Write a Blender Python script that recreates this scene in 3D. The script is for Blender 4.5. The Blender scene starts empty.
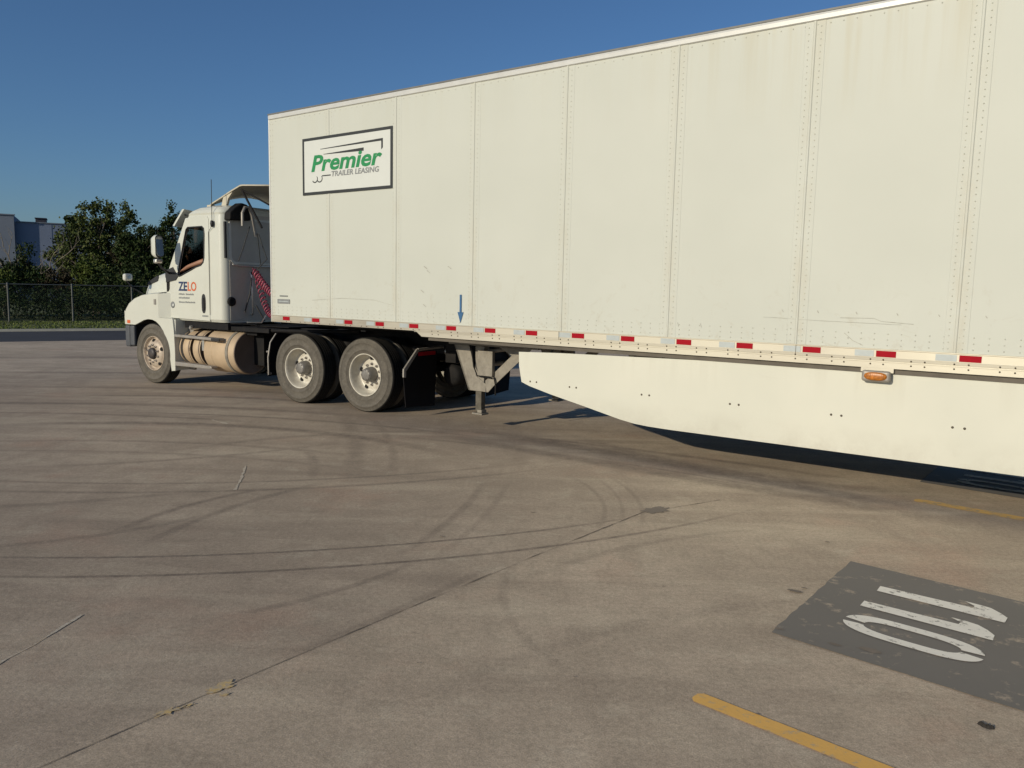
import bpy, bmesh, math, random
from mathutils import Vector, Matrix, noise
from mathutils.geometry import tessellate_polygon

random.seed(7)
R = math.radians
scene = bpy.context.scene
col = scene.collection

# ------------------------------------------------------------------ camera
cam_d = bpy.data.cameras.new("camera")
cam_d.sensor_width = 36.0
cam_d.lens = 790.19 * 36.0 / 1024.0
cam_d.clip_start = 0.05
cam_d.clip_end = 3000
cam = bpy.data.objects.new("camera", cam_d)
col.objects.link(cam)
fw = Vector((0.0, 0.99307804, -0.11745638))
rt = Vector((0.99978737, 0.00242204, 0.02047799))
up = Vector((-0.02062072, 0.1174314, 0.99286689))
M = Matrix.Identity(4)
for i in range(3):
    M[i][0] = rt[i]; M[i][1] = up[i]; M[i][2] = -fw[i]
M[0][3], M[1][3], M[2][3] = 0, 0, 1.6847
cam.matrix_world = M
scene.camera = cam

# ------------------------------------------------------------------ sky, sun, exposure
SUN_EL = R(18.3)
SUN_DIR = Vector((-0.703, -0.710, 0)).normalized()       # towards the sun, on the ground
world = bpy.data.worlds.new("World")
scene.world = world
world.use_nodes = True
wn = world.node_tree.nodes; wl = world.node_tree.links
for n in list(wn): wn.remove(n)
wo = wn.new('ShaderNodeOutputWorld'); wb = wn.new('ShaderNodeBackground'); sk = wn.new('ShaderNodeTexSky')
sk.sky_type = 'NISHITA'; sk.sun_disc = False
sk.sun_elevation = SUN_EL
sk.sun_rotation = math.atan2(SUN_DIR.x, SUN_DIR.y)
sk.altitude = 0; sk.air_density = 1.0; sk.dust_density = 0.8; sk.ozone_density = 6.5
wb.inputs['Strength'].default_value = 0.078
wl.new(sk.outputs[0], wb.inputs[0]); wl.new(wb.outputs[0], wo.inputs[0])
sun_d = bpy.data.lights.new("sun", 'SUN')
sun_d.energy = 3.05; sun_d.angle = R(0.53); sun_d.color = (1.0, 0.895, 0.70)
sun = bpy.data.objects.new("sun", sun_d); col.objects.link(sun)
sd = Vector((SUN_DIR.x * math.cos(SUN_EL), SUN_DIR.y * math.cos(SUN_EL), math.sin(SUN_EL)))
sun.rotation_euler = sd.to_track_quat('Z', 'Y').to_euler()
sun.location = (-20, -20, 20)
vs = scene.view_settings
scene.display_settings.display_device = 'sRGB'
vs.view_transform = 'Standard'; vs.look = 'None'; vs.exposure = 0.12; vs.gamma = 1.0; vs.use_curve_mapping = False

# ------------------------------------------------------------------ node helper
class NT:
    def __init__(s, name):
        s.m = bpy.data.materials.new(name); s.m.use_nodes = True
        s.t = s.m.node_tree; s.n = s.t.nodes; s.l = s.t.links
        s.b = s.n['Principled BSDF']; s.co = None
    def coord(s, kind='Object'):
        if not s.co: s.co = s.n.new('ShaderNodeTexCoord')
        return s.co.outputs[kind]
    def set(s, sock, v):
        if isinstance(v, (int, float)): sock.default_value = v
        elif isinstance(v, (tuple, list)): sock.default_value = tuple(v) + ((1,) if len(v) == 3 and len(sock.default_value) == 4 else ())
        else: s.l.new(v, sock)
    def math(s, op, a, b=0.0, c=None, clamp=False):
        n = s.n.new('ShaderNodeMath'); n.operation = op; n.use_clamp = clamp
        s.set(n.inputs[0], a); s.set(n.inputs[1], b)
        if c is not None: s.set(n.inputs[2], c)
        return n.outputs[0]
    def mapv(s, scale=(1,1,1), rot=(0,0,0), loc=(0,0,0), src=None):
        n = s.n.new('ShaderNodeMapping')
        n.inputs['Scale'].default_value = scale; n.inputs['Rotation'].default_value = rot; n.inputs['Location'].default_value = loc
        s.l.new(src or s.coord(), n.inputs[0]); return n.outputs[0]
    def noise(s, scale, detail=4, rough=.55, vec=None, dist=0.0):
        n = s.n.new('ShaderNodeTexNoise'); n.inputs['Scale'].default_value = scale
        n.inputs['Detail'].default_value = detail; n.inputs['Roughness'].default_value = rough; n.inputs['Distortion'].default_value = dist
        s.l.new(vec or s.coord(), n.inputs['Vector']); return n.outputs[0]
    def rng(s, v, a, b, c=0.0, d=1.0, smooth=False):
        n = s.n.new('ShaderNodeMapRange'); n.clamp = True
        if smooth: n.interpolation_type = 'SMOOTHSTEP'
        s.set(n.inputs['Value'], v)
        for k, x in zip(('From Min','From Max','To Min','To Max'), (a, b, c, d)): s.set(n.inputs[k], x)
        return n.outputs[0]
    def mix(s, f, a, b, mode='MIX'):
        n = s.n.new('ShaderNodeMix'); n.data_type = 'RGBA'; n.blend_type = mode
        s.set(n.inputs['Factor'], f); s.set(n.inputs['A'] if False else n.inputs[6], a); s.set(n.inputs[7], b)
        return n.outputs[2]
    def bump(s, h, strength=.3, dist=.01):
        n = s.n.new('ShaderNodeBump'); n.inputs['Strength'].default_value = strength; n.inputs['Distance'].default_value = dist
        s.l.new(h, n.inputs['Height']); s.l.new(n.outputs[0], s.b.inputs['Normal'])
    def c4(s, c): return tuple(c) + (1,)
    def base(s, c): s.set(s.b.inputs['Base Color'], c if not isinstance(c, tuple) else s.c4(c))
    def pr(s, **k):
        for a, v in k.items(): s.set(s.b.inputs[a.replace('_', ' ')], v)
        return s

MAT = {}
def simple(name, colr, rough=.5, metal=0.0, var=.15, scale=6, dirt=None, dirtamt=0.0, spec=.5, coat=0.0):
    t = NT(name)
    n1 = t.noise(scale, 5, .6)
    f = t.rng(n1, .3, .7, 1 - var, 1 + var)
    c = t.mix(1.0, t.c4(colr), (1,1,1,1), 'MULTIPLY')
    v = t.n.new('ShaderNodeVectorMath'); v.operation = 'SCALE'; t.set(v.inputs[0], colr); t.l.new(f, v.inputs[3])
    c = v.outputs[0]
    if dirt:
        n2 = t.noise(scale * .6, 8, .7, dist=.6)
        c = t.mix(t.rng(n2, .45, .75, 0, dirtamt), c, t.c4(dirt))
    t.base(c); t.pr(Roughness=rough, Metallic=metal, Coat_Weight=coat)
    t.set(t.b.inputs['Specular IOR Level'], spec)
    t.bump(t.noise(scale * 14, 3), .06, .004)
    MAT[name] = t.m; return t.m

# ---- trailer white panels: white paint with washed down stains under the top rail and scuffs above the bottom rail
def make_panel():
    t = NT('trailer_white_paint')
    geo = t.coord()
    sep = t.n.new('ShaderNodeSeparateXYZ'); t.l.new(geo, sep.inputs[0])
    z = sep.outputs[2]; x = sep.outputs[0]
    big = t.noise(.8, 3, .5)
    c = t.mix(t.rng(big, .3, .7), (.528,.545,.488,1), (.562,.578,.52,1))
    st = t.noise(1.0, 5, .6, vec=t.mapv((7, 1, .35)))
    top = t.rng(z, 3.1, 3.98, 0, 1)
    pos = t.math('MULTIPLY', t.rng(x, 5.7, 7.2), t.rng(x, 9.4, 8.0))
    amt = t.math('MULTIPLY', t.math('MULTIPLY', t.rng(st, .45, .7), top), t.math('ADD', t.math('MULTIPLY', pos, .55), .12))
    c = t.mix(amt, c, (.47,.43,.30,1))
    sp = t.noise(5.5, 8, .75, dist=.8)
    low = t.rng(z, 2.0, 1.3, 0, 1)
    am2 = t.math('MULTIPLY', t.math('MULTIPLY', t.rng(sp, .55, .72), low), .42)
    c = t.mix(am2, c, (.36,.30,.20,1))
    # rust coloured grime on the seams
    k = t.math('ABSOLUTE', t.math('SUBTRACT', t.math('FRACT', t.math('DIVIDE', t.math('SUBTRACT', x, 1.262 - .6095), 1.219)), .5))
    near = t.rng(k, .065, .03, 0, 1)
    ng = t.noise(2.0, 6, .7, vec=t.mapv((3, 1, 1.2)))
    am3 = t.math('MULTIPLY', t.math('MULTIPLY', near, t.rng(ng, .42, .75)), t.rng(z, 3.6, 1.3, .1, .5))
    c = t.mix(am3, c, (.47,.41,.30,1))
    t.base(c); t.pr(Roughness=.52); t.set(t.b.inputs['Specular IOR Level'], .25)
    wav = t.noise(1.0, 2, .4, vec=t.mapv((2.4, 1, .9)))
    t.bump(t.math('ADD', wav, t.math('MULTIPLY', t.noise(1.0, 2, .4, vec=t.mapv((9, 1, 5))), .10)), .55, .014)
    MAT['panel'] = t.m
make_panel()
def make_skirt():
    t = NT('skirt_white_panel')
    c = t.mix(t.rng(t.noise(1.1, 4), .35, .65), (.615,.615,.53,1), (.65,.645,.555,1))
    sc = t.noise(1.0, 6, .7, vec=t.mapv((.8, 1, 9)))
    c = t.mix(t.rng(sc, .62, .78, 0, .22), c, (.5,.45,.36,1))
    sz = t.n.new('ShaderNodeSeparateXYZ'); t.l.new(t.coord(), sz.inputs[0])
    spray = t.math('MULTIPLY', t.rng(sz.outputs[2], .62, .36), t.rng(t.noise(3.5, 8, .75), .42, .72, .1, .55))
    c = t.mix(spray, c, (.40,.37,.30,1))
    drip = t.math('MULTIPLY', t.rng(t.noise(1.0, 5, .6, vec=t.mapv((6, 1, .5))), .52, .74), t.rng(sz.outputs[2], .75, 1.08, 0, .28))
    c = t.mix(drip, c, (.44,.41,.33,1))
    t.base(c); t.pr(Roughness=.6); t.set(t.b.inputs['Specular IOR Level'], .3); t.bump(t.noise(.9, 3), .5, .02)
    MAT['skirt'] = t.m
make_skirt()
def make_rail():
    t = NT('aluminium_rail')
    n = t.noise(1.0, 6, .7, vec=t.mapv((1.2, 3, 7)))
    c = t.mix(t.rng(n, .35, .7), (.50,.47,.40,1), (.36,.32,.25,1))
    n2 = t.noise(.35, 3, .5)
    c = t.mix(t.rng(n2, .45, .6), c, (.62,.58,.47,1))
    t.base(c); t.pr(Roughness=.4, Metallic=.25); t.bump(t.noise(30, 3), .05, .003)
    MAT['rail'] = t.m
make_rail()
simple('top_rail', (.60,.60,.57), .35, .1, .05)
simple('roof_edge', (.16,.16,.15), .6, .2)
simple('truck_white', (.60,.61,.54), .3, 0, .03, 3, (.5,.44,.33), .12, coat=.3)
simple('truck_white_dirty', (.74,.70,.60), .45, 0, .08, 4, (.4,.33,.24), .5)
simple('cab_back', (.50,.47,.41), .5, 0, .08, 4, (.25,.2,.16), .3)
simple('black_plastic', (.018,.018,.02), .55)
simple('grey_plastic', (.075,.08,.09), .55)
simple('chassis_black', (.010,.010,.011), .75, dirt=(.035,.028,.022), dirtamt=.5, spec=.2)
simple('rubber_flap', (.010,.009,.010), .8, spec=.15)
simple('steel_grey', (.32,.30,.27), .5, .3, .15, 9, (.20,.15,.10), .5)
simple('dusty_steel', (.27,.245,.20), .65, .1, .15, 14, (.13,.11,.09), .7)
simple('leg_tube', (.09,.08,.06), .6, .2, .2, 14, (.3,.27,.22), .4)
simple('bright_steel', (.62,.60,.55), .3, .7, .1)
simple('tank_metal', (.50,.38,.25), .6, .1, .08, 5, (.36,.27,.18), .45)
simple('tank_cap', (.20,.155,.125), .6, .2, .1)
simple('rim_white', (.60,.57,.49), .45, .1, .1, 8, (.22,.17,.12), .6)
simple('hub_dark', (.05,.045,.045), .55, .3, dirt=(.16,.12,.09), dirtamt=.5)
simple('lug_nut', (.30,.27,.24), .4, .6)
simple('tyre_tread', (.018,.017,.016), .9, spec=.2)
simple('red_tape', (.33,.004,.014), .7, 0, .06, 20, spec=.15)
simple('silver_tape', (.42,.46,.46), .5, .1, .06, 20)
simple('amber_lens', (.42,.14,.015), .35, 0, .45, 60)
simple('decal_white', (.62,.64,.60), .45, 0, .02)
simple('decal_black', (.025,.027,.027), .5)
simple('decal_grey', (.22,.23,.23), .5)
simple('decal_green', (.012,.23,.07), .5)
simple('decal_navy', (.02,.035,.10), .5)
simple('decal_orange', (.62,.12,.03), .5)
simple('decal_blue', (.03,.11,.24), .5)
simple('rivet', (.50,.51,.44), .5, .2)
simple('rivet_dark', (.12,.10,.075), .6, .3)
simple('hose_red', (.28,.04,.08), .45, 0, .25, 20, (.75,.3,.35), .5)
simple('hose_black', (.02,.02,.02), .6)
simple('fairing_inside', (.50,.46,.36), .6, 0, .1)
simple('window_grey', (.42,.41,.38), .35, 0, .1, 3, spec=.6)
simple('seat_fabric', (.03,.03,.035), .9)
simple('skin', (.30,.15,.09), .55)
simple('shirt', (.03,.035,.05), .9)
simple('hair', (.01,.008,.007), .8)
simple('bark', (.10,.085,.07), .9, 0, .3, 8)
simple('dead_wood', (.22,.19,.15), .85, 0, .2, 9)
simple('warehouse_wall', (.15,.185,.27), .8, 0, .05, .6)
simple('warehouse_wall_light', (.155,.18,.23), .8, 0, .05, .6)
simple('roof_unit_dark', (.03,.03,.04), .7)
simple('galvanised', (.10,.105,.10), .5, .5, .15)
simple('interior_dark', (.02,.02,.022), .8)
simple('beam_brown', (.12,.105,.085), .8)
simple('chain_wire', (.03,.035,.035), .6, .3)
simple('leaf_litter', (.03,.025,.02), .9)
simple('kerb_concrete', (.42,.40,.33), .85, 0, .12, 3)
simple('joint_dirt', (.16,.13,.10), .9, 0, .4, 30, (.40,.33,.25), .9)
simple('scuff', (.36,.35,.30), .6)
simple('hub_grey', (.22,.21,.195), .5, .3, .2, 12, (.08,.07,.06), .6)
simple('rim_dirty', (.50,.42,.33), .5, .1, .2, 12, (.15,.10,.07), .75)
simple('stain', (.20,.165,.13), .8)

def make_tyre():
    t = NT('tyre_sidewall')
    n = t.noise(5, 6, .65)
    c = t.mix(t.rng(n, .3, .7), (.14,.126,.105,1), (.085,.077,.065,1))
    n2 = t.noise(26, 5, .7)
    c = t.mix(t.rng(n2, .5, .75, 0, .5), c, (.23,.21,.175,1))
    t.base(c); t.pr(Roughness=.85); t.bump(t.noise(40, 3), .12, .003)
    t.set(t.b.inputs['Specular IOR Level'], .25)
    MAT['tyre_wall'] = t.m
make_tyre()
def make_glass(name, colr, tr):
    t = NT(name)
    tb = t.n.new('ShaderNodeBsdfTransparent'); tb.inputs[0].default_value = (tr, tr * 1.05, tr, 1)
    gl = t.n.new('ShaderNodeBsdfGlossy'); gl.inputs['Roughness'].default_value = .03
    gl.inputs['Color'].default_value = (.9,.9,.9,1)
    fr = t.n.new('ShaderNodeFresnel'); fr.inputs[0].default_value = 1.45
    mx = t.n.new('ShaderNodeMixShader')
    t.l.new(fr.outputs[0], mx.inputs[0]); t.l.new(tb.outputs[0], mx.inputs[1]); t.l.new(gl.outputs[0], mx.inputs[2])
    o = t.n['Material Output']; t.l.new(mx.outputs[0], o.inputs[0])
    MAT[name] = t.m
make_glass('window_glass', (0,0,0), .5)
t = NT('mirror_glass'); t.base((.22,.32,.44)); t.pr(Metallic=.3, Roughness=.12); MAT['mirror_glass'] = t.m  # sky reflection painted into the glass as a blue base colour

def make_foliage(name, a, b, c3):
    t = NT(name)
    n = t.noise(1.1, 4, .7)
    c = t.mix(t.rng(n, .38, .62), t.c4(a), t.c4(b))
    n2 = t.noise(7, 2, .5)
    c = t.mix(t.rng(n2, .5, .7, 0, .75), c, t.c4(c3))
    t.base(c); t.pr(Roughness=.65)
    t.set(t.b.inputs['Specular IOR Level'], .15)
    MAT[name] = t.m
make_foliage('foliage_olive', (.028,.048,.014), (.078,.102,.024), (.105,.098,.034))
make_foliage('foliage_dark', (.012,.025,.008), (.036,.060,.015), (.058,.062,.02))
make_foliage('foliage_bright', (.045,.07,.012), (.075,.10,.018), (.08,.085,.025))
make_foliage('foliage_brown', (.030,.024,.013), (.045,.036,.02), (.02,.025,.01))
make_foliage('grass_blades', (.075,.11,.022), (.12,.15,.035), (.17,.16,.06))

# ------------------------------------------------------------------ mesh builder
class MB:
    def __init__(s): s.v = []; s.f = []; s.mi = []; s.sm = []
    def add(s, vs, fs, mi=0, smooth=False):
        o = len(s.v); s.v += [tuple(p) for p in vs]
        for f in fs: s.f.append(tuple(i + o for i in f)); s.mi.append(mi); s.sm.append(smooth)
    def box(s, x0, x1, y0, y1, z0, z1, mi=0):
        s.add([(x0,y0,z0),(x1,y0,z0),(x1,y1,z0),(x0,y1,z0),(x0,y0,z1),(x1,y0,z1),(x1,y1,z1),(x0,y1,z1)],
              [(0,3,2,1),(4,5,6,7),(0,1,5,4),(1,2,6,5),(2,3,7,6),(3,0,4,7)], mi)
    def prism(s, pts, axis, a, b, mi=0):
        """pts 2-D polygon, extruded along axis from a to b. axis 'y': pts=(x,z); 'x': pts=(y,z); 'z': pts=(x,y)"""
        def P(p, k):
            return {'y': (p[0], k, p[1]), 'x': (k, p[0], p[1]), 'z': (p[0], p[1], k)}[axis]
        n = len(pts); tri = tessellate_polygon([[Vector((p[0], p[1], 0)) for p in pts]])
        vs = [P(p, a) for p in pts] + [P(p, b) for p in pts]
        fs = [tuple(t_) for t_ in tri] + [tuple(i + n for i in t_[::-1]) for t_ in tri]
        fs += [(i, (i + 1) % n, (i + 1) % n + n, i + n) for i in range(n)]
        s.add(vs, fs, mi)
    def plate(s, outer, holes, a, b, mi=0):
        """plate in x-z with holes, thickness y a..b"""
        loops = [outer] + holes
        allp = [p for l in loops for p in l]; n = len(allp)
        tri = tessellate_polygon([[Vector((p[0], p[1], 0)) for p in l] for l in loops])
        vs = [(p[0], a, p[1]) for p in allp] + [(p[0], b, p[1]) for p in allp]
        fs = [tuple(t_) for t_ in tri] + [tuple(i + n for i in t_[::-1]) for t_ in tri]
        o = 0
        for l in loops:
            k = len(l)
            fs += [(o + i, o + (i + 1) % k, o + (i + 1) % k + n, o + i + n) for i in range(k)]
            o += k
        s.add(vs, fs, mi)
    def tube(s, pts, r, n=8, mi=0, cap=True):
        pts = [Vector(p) for p in pts]; rs = r if isinstance(r, (list, tuple)) else [r] * len(pts)
        vs = []; prev = None
        for i, p in enumerate(pts):
            d = (pts[min(i + 1, len(pts) - 1)] - pts[max(i - 1, 0)])
            if d.length < 1e-9: d = Vector((0,0,1))
            d.normalize()
            if prev is None:
                u = d.orthogonal().normalized()
            else:
                u = (prev - d * prev.dot(d)); u = u.normalized() if u.length > 1e-6 else d.orthogonal().normalized()
            prev = u; w = d.cross(u)
            for k in range(n):
                a_ = 2 * math.pi * k / n
                vs.append(p + (u * math.cos(a_) + w * math.sin(a_)) * rs[i])
        fs = []
        for i in range(len(pts) - 1):
            for k in range(n):
                fs.append((i*n + k, i*n + (k+1) % n, (i+1)*n + (k+1) % n, (i+1)*n + k))
        s.add(vs, fs, mi, True)
        if cap:
            m = len(pts)
            s.add(vs[:n], [tuple(range(n))[::-1]], mi); s.add(vs[(m-1)*n:], [tuple(range(n))], mi)
    def lathe(s, prof, c, axis='y', n=48, mi=0, sgn=1, smooth=True):
        """prof list of (r, h); revolve about axis through c; h along axis*sgn"""
        vs = []; m = len(prof)
        for k in range(n):
            a_ = 2 * math.pi * k / n; ca, sa = math.cos(a_), math.sin(a_)
            for r_, h in prof:
                if axis == 'y': vs.append((c[0] + r_ * ca, c[1] + h * sgn, c[2] + r_ * sa))
                elif axis == 'x': vs.append((c[0] + h * sgn, c[1] + r_ * ca, c[2] + r_ * sa))
                else: vs.append((c[0] + r_ * ca, c[1] + r_ * sa, c[2] + h * sgn))
        fs = []
        for k in range(n):
            k2 = (k + 1) % n
            for j in range(m - 1): fs.append((k*m + j, k2*m + j, k2*m + j + 1, k*m + j + 1))
        s.add(vs, fs, mi, smooth)
    def loft(s, rings, mi=0, closed=True, cap0=False, cap1=False, smooth=True):
        n = len(rings[0]); vs = [p for r_ in rings for p in r_]; fs = []
        for i in range(len(rings) - 1):
            for k in range(n if closed else n - 1):
                fs.append((i*n + k, i*n + (k+1) % n, (i+1)*n + (k+1) % n, (i+1)*n + k))
        s.add(vs, fs, mi, smooth)
        if cap0: s.add(rings[0], [tuple(range(n))[::-1]], mi)
        if cap1: s.add(rings[-1], [tuple(range(n))], mi)
    def flat(s, pts, z, mi=0):
        tri = tessellate_polygon([[Vector((p[0], p[1], 0)) for p in pts]])
        s.add([(p[0], p[1], z) for p in pts], [tuple(t_) for t_ in tri], mi)
    def build(s, name, mats, parent=None, bevel=0.0, solid=0.0, seg=2, fixn=True, label=None):
        me = bpy.data.meshes.new(name); me.from_pydata(s.v, [], s.f)
        if not isinstance(mats, (list, tuple)): mats = [mats]
        for m in mats: me.materials.append(MAT[m])
        me.polygons.foreach_set('material_index', s.mi); me.polygons.foreach_set('use_smooth', s.sm)
        me.update()
        if fixn:
            bm = bmesh.new(); bm.from_mesh(me); bmesh.ops.recalc_face_normals(bm, faces=bm.faces); bm.to_mesh(me); bm.free()
        o = bpy.data.objects.new(name, me); col.objects.link(o)
        if parent: o.parent = parent
        if solid:
            md = o.modifiers.new('solid', 'SOLIDIFY'); md.thickness = solid; md.offset = -1
        if bevel:
            bv = o.modifiers.new('bevel', 'BEVEL'); bv.width = bevel; bv.segments = seg; bv.limit_method = 'ANGLE'; bv.angle_limit = R(35)
        if label: o['label'] = label
        return o

def empty(name, loc, rz=0.0):
    o = bpy.data.objects.new(name, None); col.objects.link(o); o.location = loc; o.rotation_euler = (0, 0, rz); o.empty_display_size = .2
    return o
def tag(o, label=None, cat=None, group=None, kind=None):
    if label: o['label'] = label
    if cat: o['category'] = cat
    if group: o['group'] = group
    if kind: o['kind'] = kind
    return o
def children(o): return [c for c in bpy.data.objects if c.parent is o]
def copy_tree(o, parent=None):
    kids = children(o); c = o.copy(); col.objects.link(c); c.parent = parent
    for k in kids: copy_tree(k, c)
    return c
def lettering(name, body, mat, parent, s0, z0, y, height, width=None, shear=0.0, bold=0.0, slope=0.0):
    """raised lettering on an x-z face looking towards -y: baseline start s0,z0"""
    cu = bpy.data.curves.new(name, 'FONT'); cu.body = body; cu.size = 1.0; cu.shear = shear; cu.offset = bold; cu.extrude = 0; cu.resolution_u = 3
    o = bpy.data.objects.new(name, cu); col.objects.link(o)
    bpy.context.view_layer.update()
    me = bpy.data.meshes.new_from_object(o.evaluated_get(bpy.context.evaluated_depsgraph_get()))
    bpy.data.objects.remove(o); bpy.data.curves.remove(cu)
    xs = [v.co.x for v in me.vertices]; ys = [v.co.y for v in me.vertices]
    x0, x1 = min(xs), max(xs); kz = height / .72; kx = (width / (x1 - x0)) if width else kz
    for v in me.vertices:
        X = (v.co.x - x0) * kx; Z = v.co.y * kz
        v.co = Vector((s0 + X, y, z0 + Z + slope * X))
    me.materials.append(MAT[mat]); me.name = name
    ob = bpy.data.objects.new(name, me); col.objects.link(ob); ob.parent = parent
    return ob

# ================================================================== THE SETTING
DIRV = Vector((.838, .545, 0)); NRM = Vector((-.545, .838, 0))       # direction of the kerb, and away from the lot
def along(base, a, b): return base + DIRV * a + NRM * b
CURB = Vector((-15.4, 26.9, 0)); ASPH = Vector((-12.8, 22.4, 0)); FEN = Vector((-17.34, 31.0, 0))
dA = (ASPH - CURB).dot(NRM); dF = (FEN - CURB).dot(NRM)

def arc3(p1, p2, p3):
    (ax, ay), (bx, by), (cx, cy) = p1, p2, p3
    d = 2 * (ax * (by - cy) + bx * (cy - ay) + cx * (ay - by))
    if abs(d) < 1e-5: d = 1e-5
    ux = ((ax*ax + ay*ay) * (by - cy) + (bx*bx + by*by) * (cy - ay) + (cx*cx + cy*cy) * (ay - by)) / d
    uy = ((ax*ax + ay*ay) * (cx - bx) + (bx*bx + by*by) * (ax - cx) + (cx*cx + cy*cy) * (bx - ax)) / d
    return ux, uy, math.hypot(ax - ux, ay - uy)

def make_ground():
    t = NT('worn_concrete')
    co = t.coord()
    big = t.noise(.32, 5, .6)
    mid = t.noise(1.6, 7, .68, dist=.4)
    fine = t.noise(38, 5, .75)
    c = t.mix(t.rng(big, .32, .68), (.46,.37,.27,1), (.70,.565,.415,1))
    c = t.mix(t.rng(mid, .40, .64, 0, .5), c, (.45,.355,.26,1))
    mott = t.noise(5.5, 8, .72, dist=.5)
    c = t.mix(t.rng(mott, .45, .7, 0, .6), c, (.40,.33,.24,1))
    lite = t.noise(3.1, 7, .7, vec=t.mapv((1, 1, 1), (0, 0, .4), (11, 2, 0)))
    c = t.mix(t.rng(lite, .55, .72, 0, .55), c, (.72,.62,.46,1))
    red = t.noise(.8, 5, .65, vec=t.mapv((1, 1, 1), (0, 0, R(-50)), (5, 3, 0)))
    c = t.mix(t.rng(red, .56, .74, 0, .6), c, (.56,.37,.26,1))
    # long dull smears left by turning trucks, two directions
    s1 = t.noise(1.0, 6, .62, vec=t.mapv((.28, 2.6, 1), (0, 0, R(12))), dist=.35)
    c = t.mix(t.rng(s1, .5, .68, 0, .42), c, (.34,.265,.195,1))
    s2 = t.noise(1.0, 6, .62, vec=t.mapv((2.4, .3, 1), (0, 0, R(38)), (3, 1, 0)), dist=.5)
    c = t.mix(t.rng(s2, .52, .7, 0, .30), c, (.34,.265,.195,1))
    s3 = t.noise(1.0, 5, .6, vec=t.mapv((.35, 2.0, 1), (0, 0, R(50)), (9, 4, 0)), dist=.3)
    c = t.mix(t.rng(s3, .52, .7, 0, .55), c, (.74,.62,.45,1))
    # tyre marks, each an arc of its own on the slab
    arcs = [((-3.11,4.67),(-1.2,4.93),(.8,5.74),.018,.62,3.0), ((-2.9,4.35),(-.67,4.73),(2.0,6.16),.02,.62,3.4),
        ((-4.3,6.52),(-2.24,6.66),(.1,7.6),.03,.38,3.2), ((-4.1,6.2),(-2.07,6.4),(.09,7.25),.035,.42,3.2),
        ((-2.67,5.25),(-2.45,5.91),(-2.1,6.39),.04,.4,.9), ((-2.35,5.1),(-2.12,5.85),(-1.6,6.7),.045,.35,1.2),
        ((-3.5,4.8),(-2.74,5.14),(-2.2,5.7),.04,.3,1.0), ((-5.98,9.11),(-3.2,9.35),(-.85,8.18),.10,.5,3.5),
        ((-7.05,10.77),(-5.03,10.87),(-1.5,10.1),.10,.42,4.0), ((-.3,9.3),(1.46,7.9),(3.5,6.0),.16,.5,3.0),
        ((-.6,8.9),(1.3,7.4),(4.5,5.2),.12,.42,3.4), ((.64,9.6),(1.9,7.6),(4.2,6.6),.12,.4,2.4),
        ((-2.5,11.0),(-1.73,8.64),(-1.41,6.8),.10,.28,2.2), ((-2.2,11.0),(-1.35,8.64),(-1.05,6.8),.05,.25,2.0),
        ((-.2,7.3),(-.4,5.8),(-.75,4.7),.035,.28,1.3), ((.0,7.4),(-.18,5.8),(-.5,4.7),.03,.2,1.3),
        ((.2,4.6),(.88,5.16),(1.9,5.6),.035,.22,1.2), ((-1.29,3.96),(-.94,4.26),(-.5,4.9),.03,.34,.8),
        ((-.95,3.5),(-.57,4.0),(-.1,4.7),.035,.3,1.0), ((-6,8.0),(-3.5,8.3),(-.5,7.2),.05,.3,3.0),
        ((-6,7.5),(-3.5,7.75),(-.5,6.7),.04,.25,3.0), ((-8,12.5),(-5,12.6),(-2,12.0),.14,.4,4.5),
        ((-9,14.5),(-6,14.8),(-3,14.5),.18,.4,5.0), ((-3.4,7.9),(-2.2,8.9),(-.5,9.3),.07,.3,2.0),
        ((.4,3.2),(.0,4.0),(.1,4.9),.03,.2,1.0), ((-.4,3.0),(.7,3.9),(2.2,4.3),.05,.15,1.5),
        ((.6,7.0),(.75,6.3),(.6,5.4),.02,.25,1.0), ((.95,7.0),(1.05,6.3),(.9,5.4),.02,.22,1.0),
        ((.78,7.1),(.9,6.3),(.75,5.4),.018,.2,1.0), ((-2.2,8.2),(-1.9,7.5),(-1.75,6.8),.05,.25,.9),
        ((-5.5,10.2),(-2.6,9.9),(.2,8.6),.05,.4,3.2), ((-1.2,9.6),(1.2,8.5),(3.6,6.9),.06,.45,3.0), ((-1.5,9.0),(.8,7.9),(3.0,6.2),.04,.35,2.8),
        ((-7.5,9.9),(-5.2,10.0),(-3,9.6),.06,.4,2.6), ((-6.5,11.6),(-4.4,11.8),(-2.4,11.3),.10,.45,2.8), ((-4.6,7.0),(-3.0,7.6),(-1.6,8.8),.05,.3,1.8),
        ((-10,17.5),(-7,17.9),(-4,17.6),.3,.4,6.0), ((-4.8,5.6),(-3.4,5.9),(-2.2,6.6),.05,.3,1.5)]
    brk = t.noise(9, 5, .7); brk2 = t.rng(brk, .3, .62, .40, 1.15)
    acc = None
    flat = t.n.new('ShaderNodeVectorMath'); flat.operation = 'MULTIPLY'; t.l.new(co, flat.inputs[0]); flat.inputs[1].default_value = (1,1,0)
    wob = t.noise(.9, 2, .5); 
    for a, b, d, w, s_, half in arcs:
        ux, uy, r_ = arc3(a, b, d)
        v = t.n.new('ShaderNodeVectorMath'); v.operation = 'DISTANCE'; t.l.new(flat.outputs[0], v.inputs[0]); v.inputs[1].default_value = (ux, uy, 0)
        q = t.math('ABSOLUTE', t.math('SUBTRACT', v.outputs[1], r_))
        line = t.rng(q, w * 1.5, w * .25, 0, s_, True)
        v2 = t.n.new('ShaderNodeVectorMath'); v2.operation = 'DISTANCE'; t.l.new(flat.outputs[0], v2.inputs[0]); v2.inputs[1].default_value = (b[0], b[1], 0)
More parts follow.
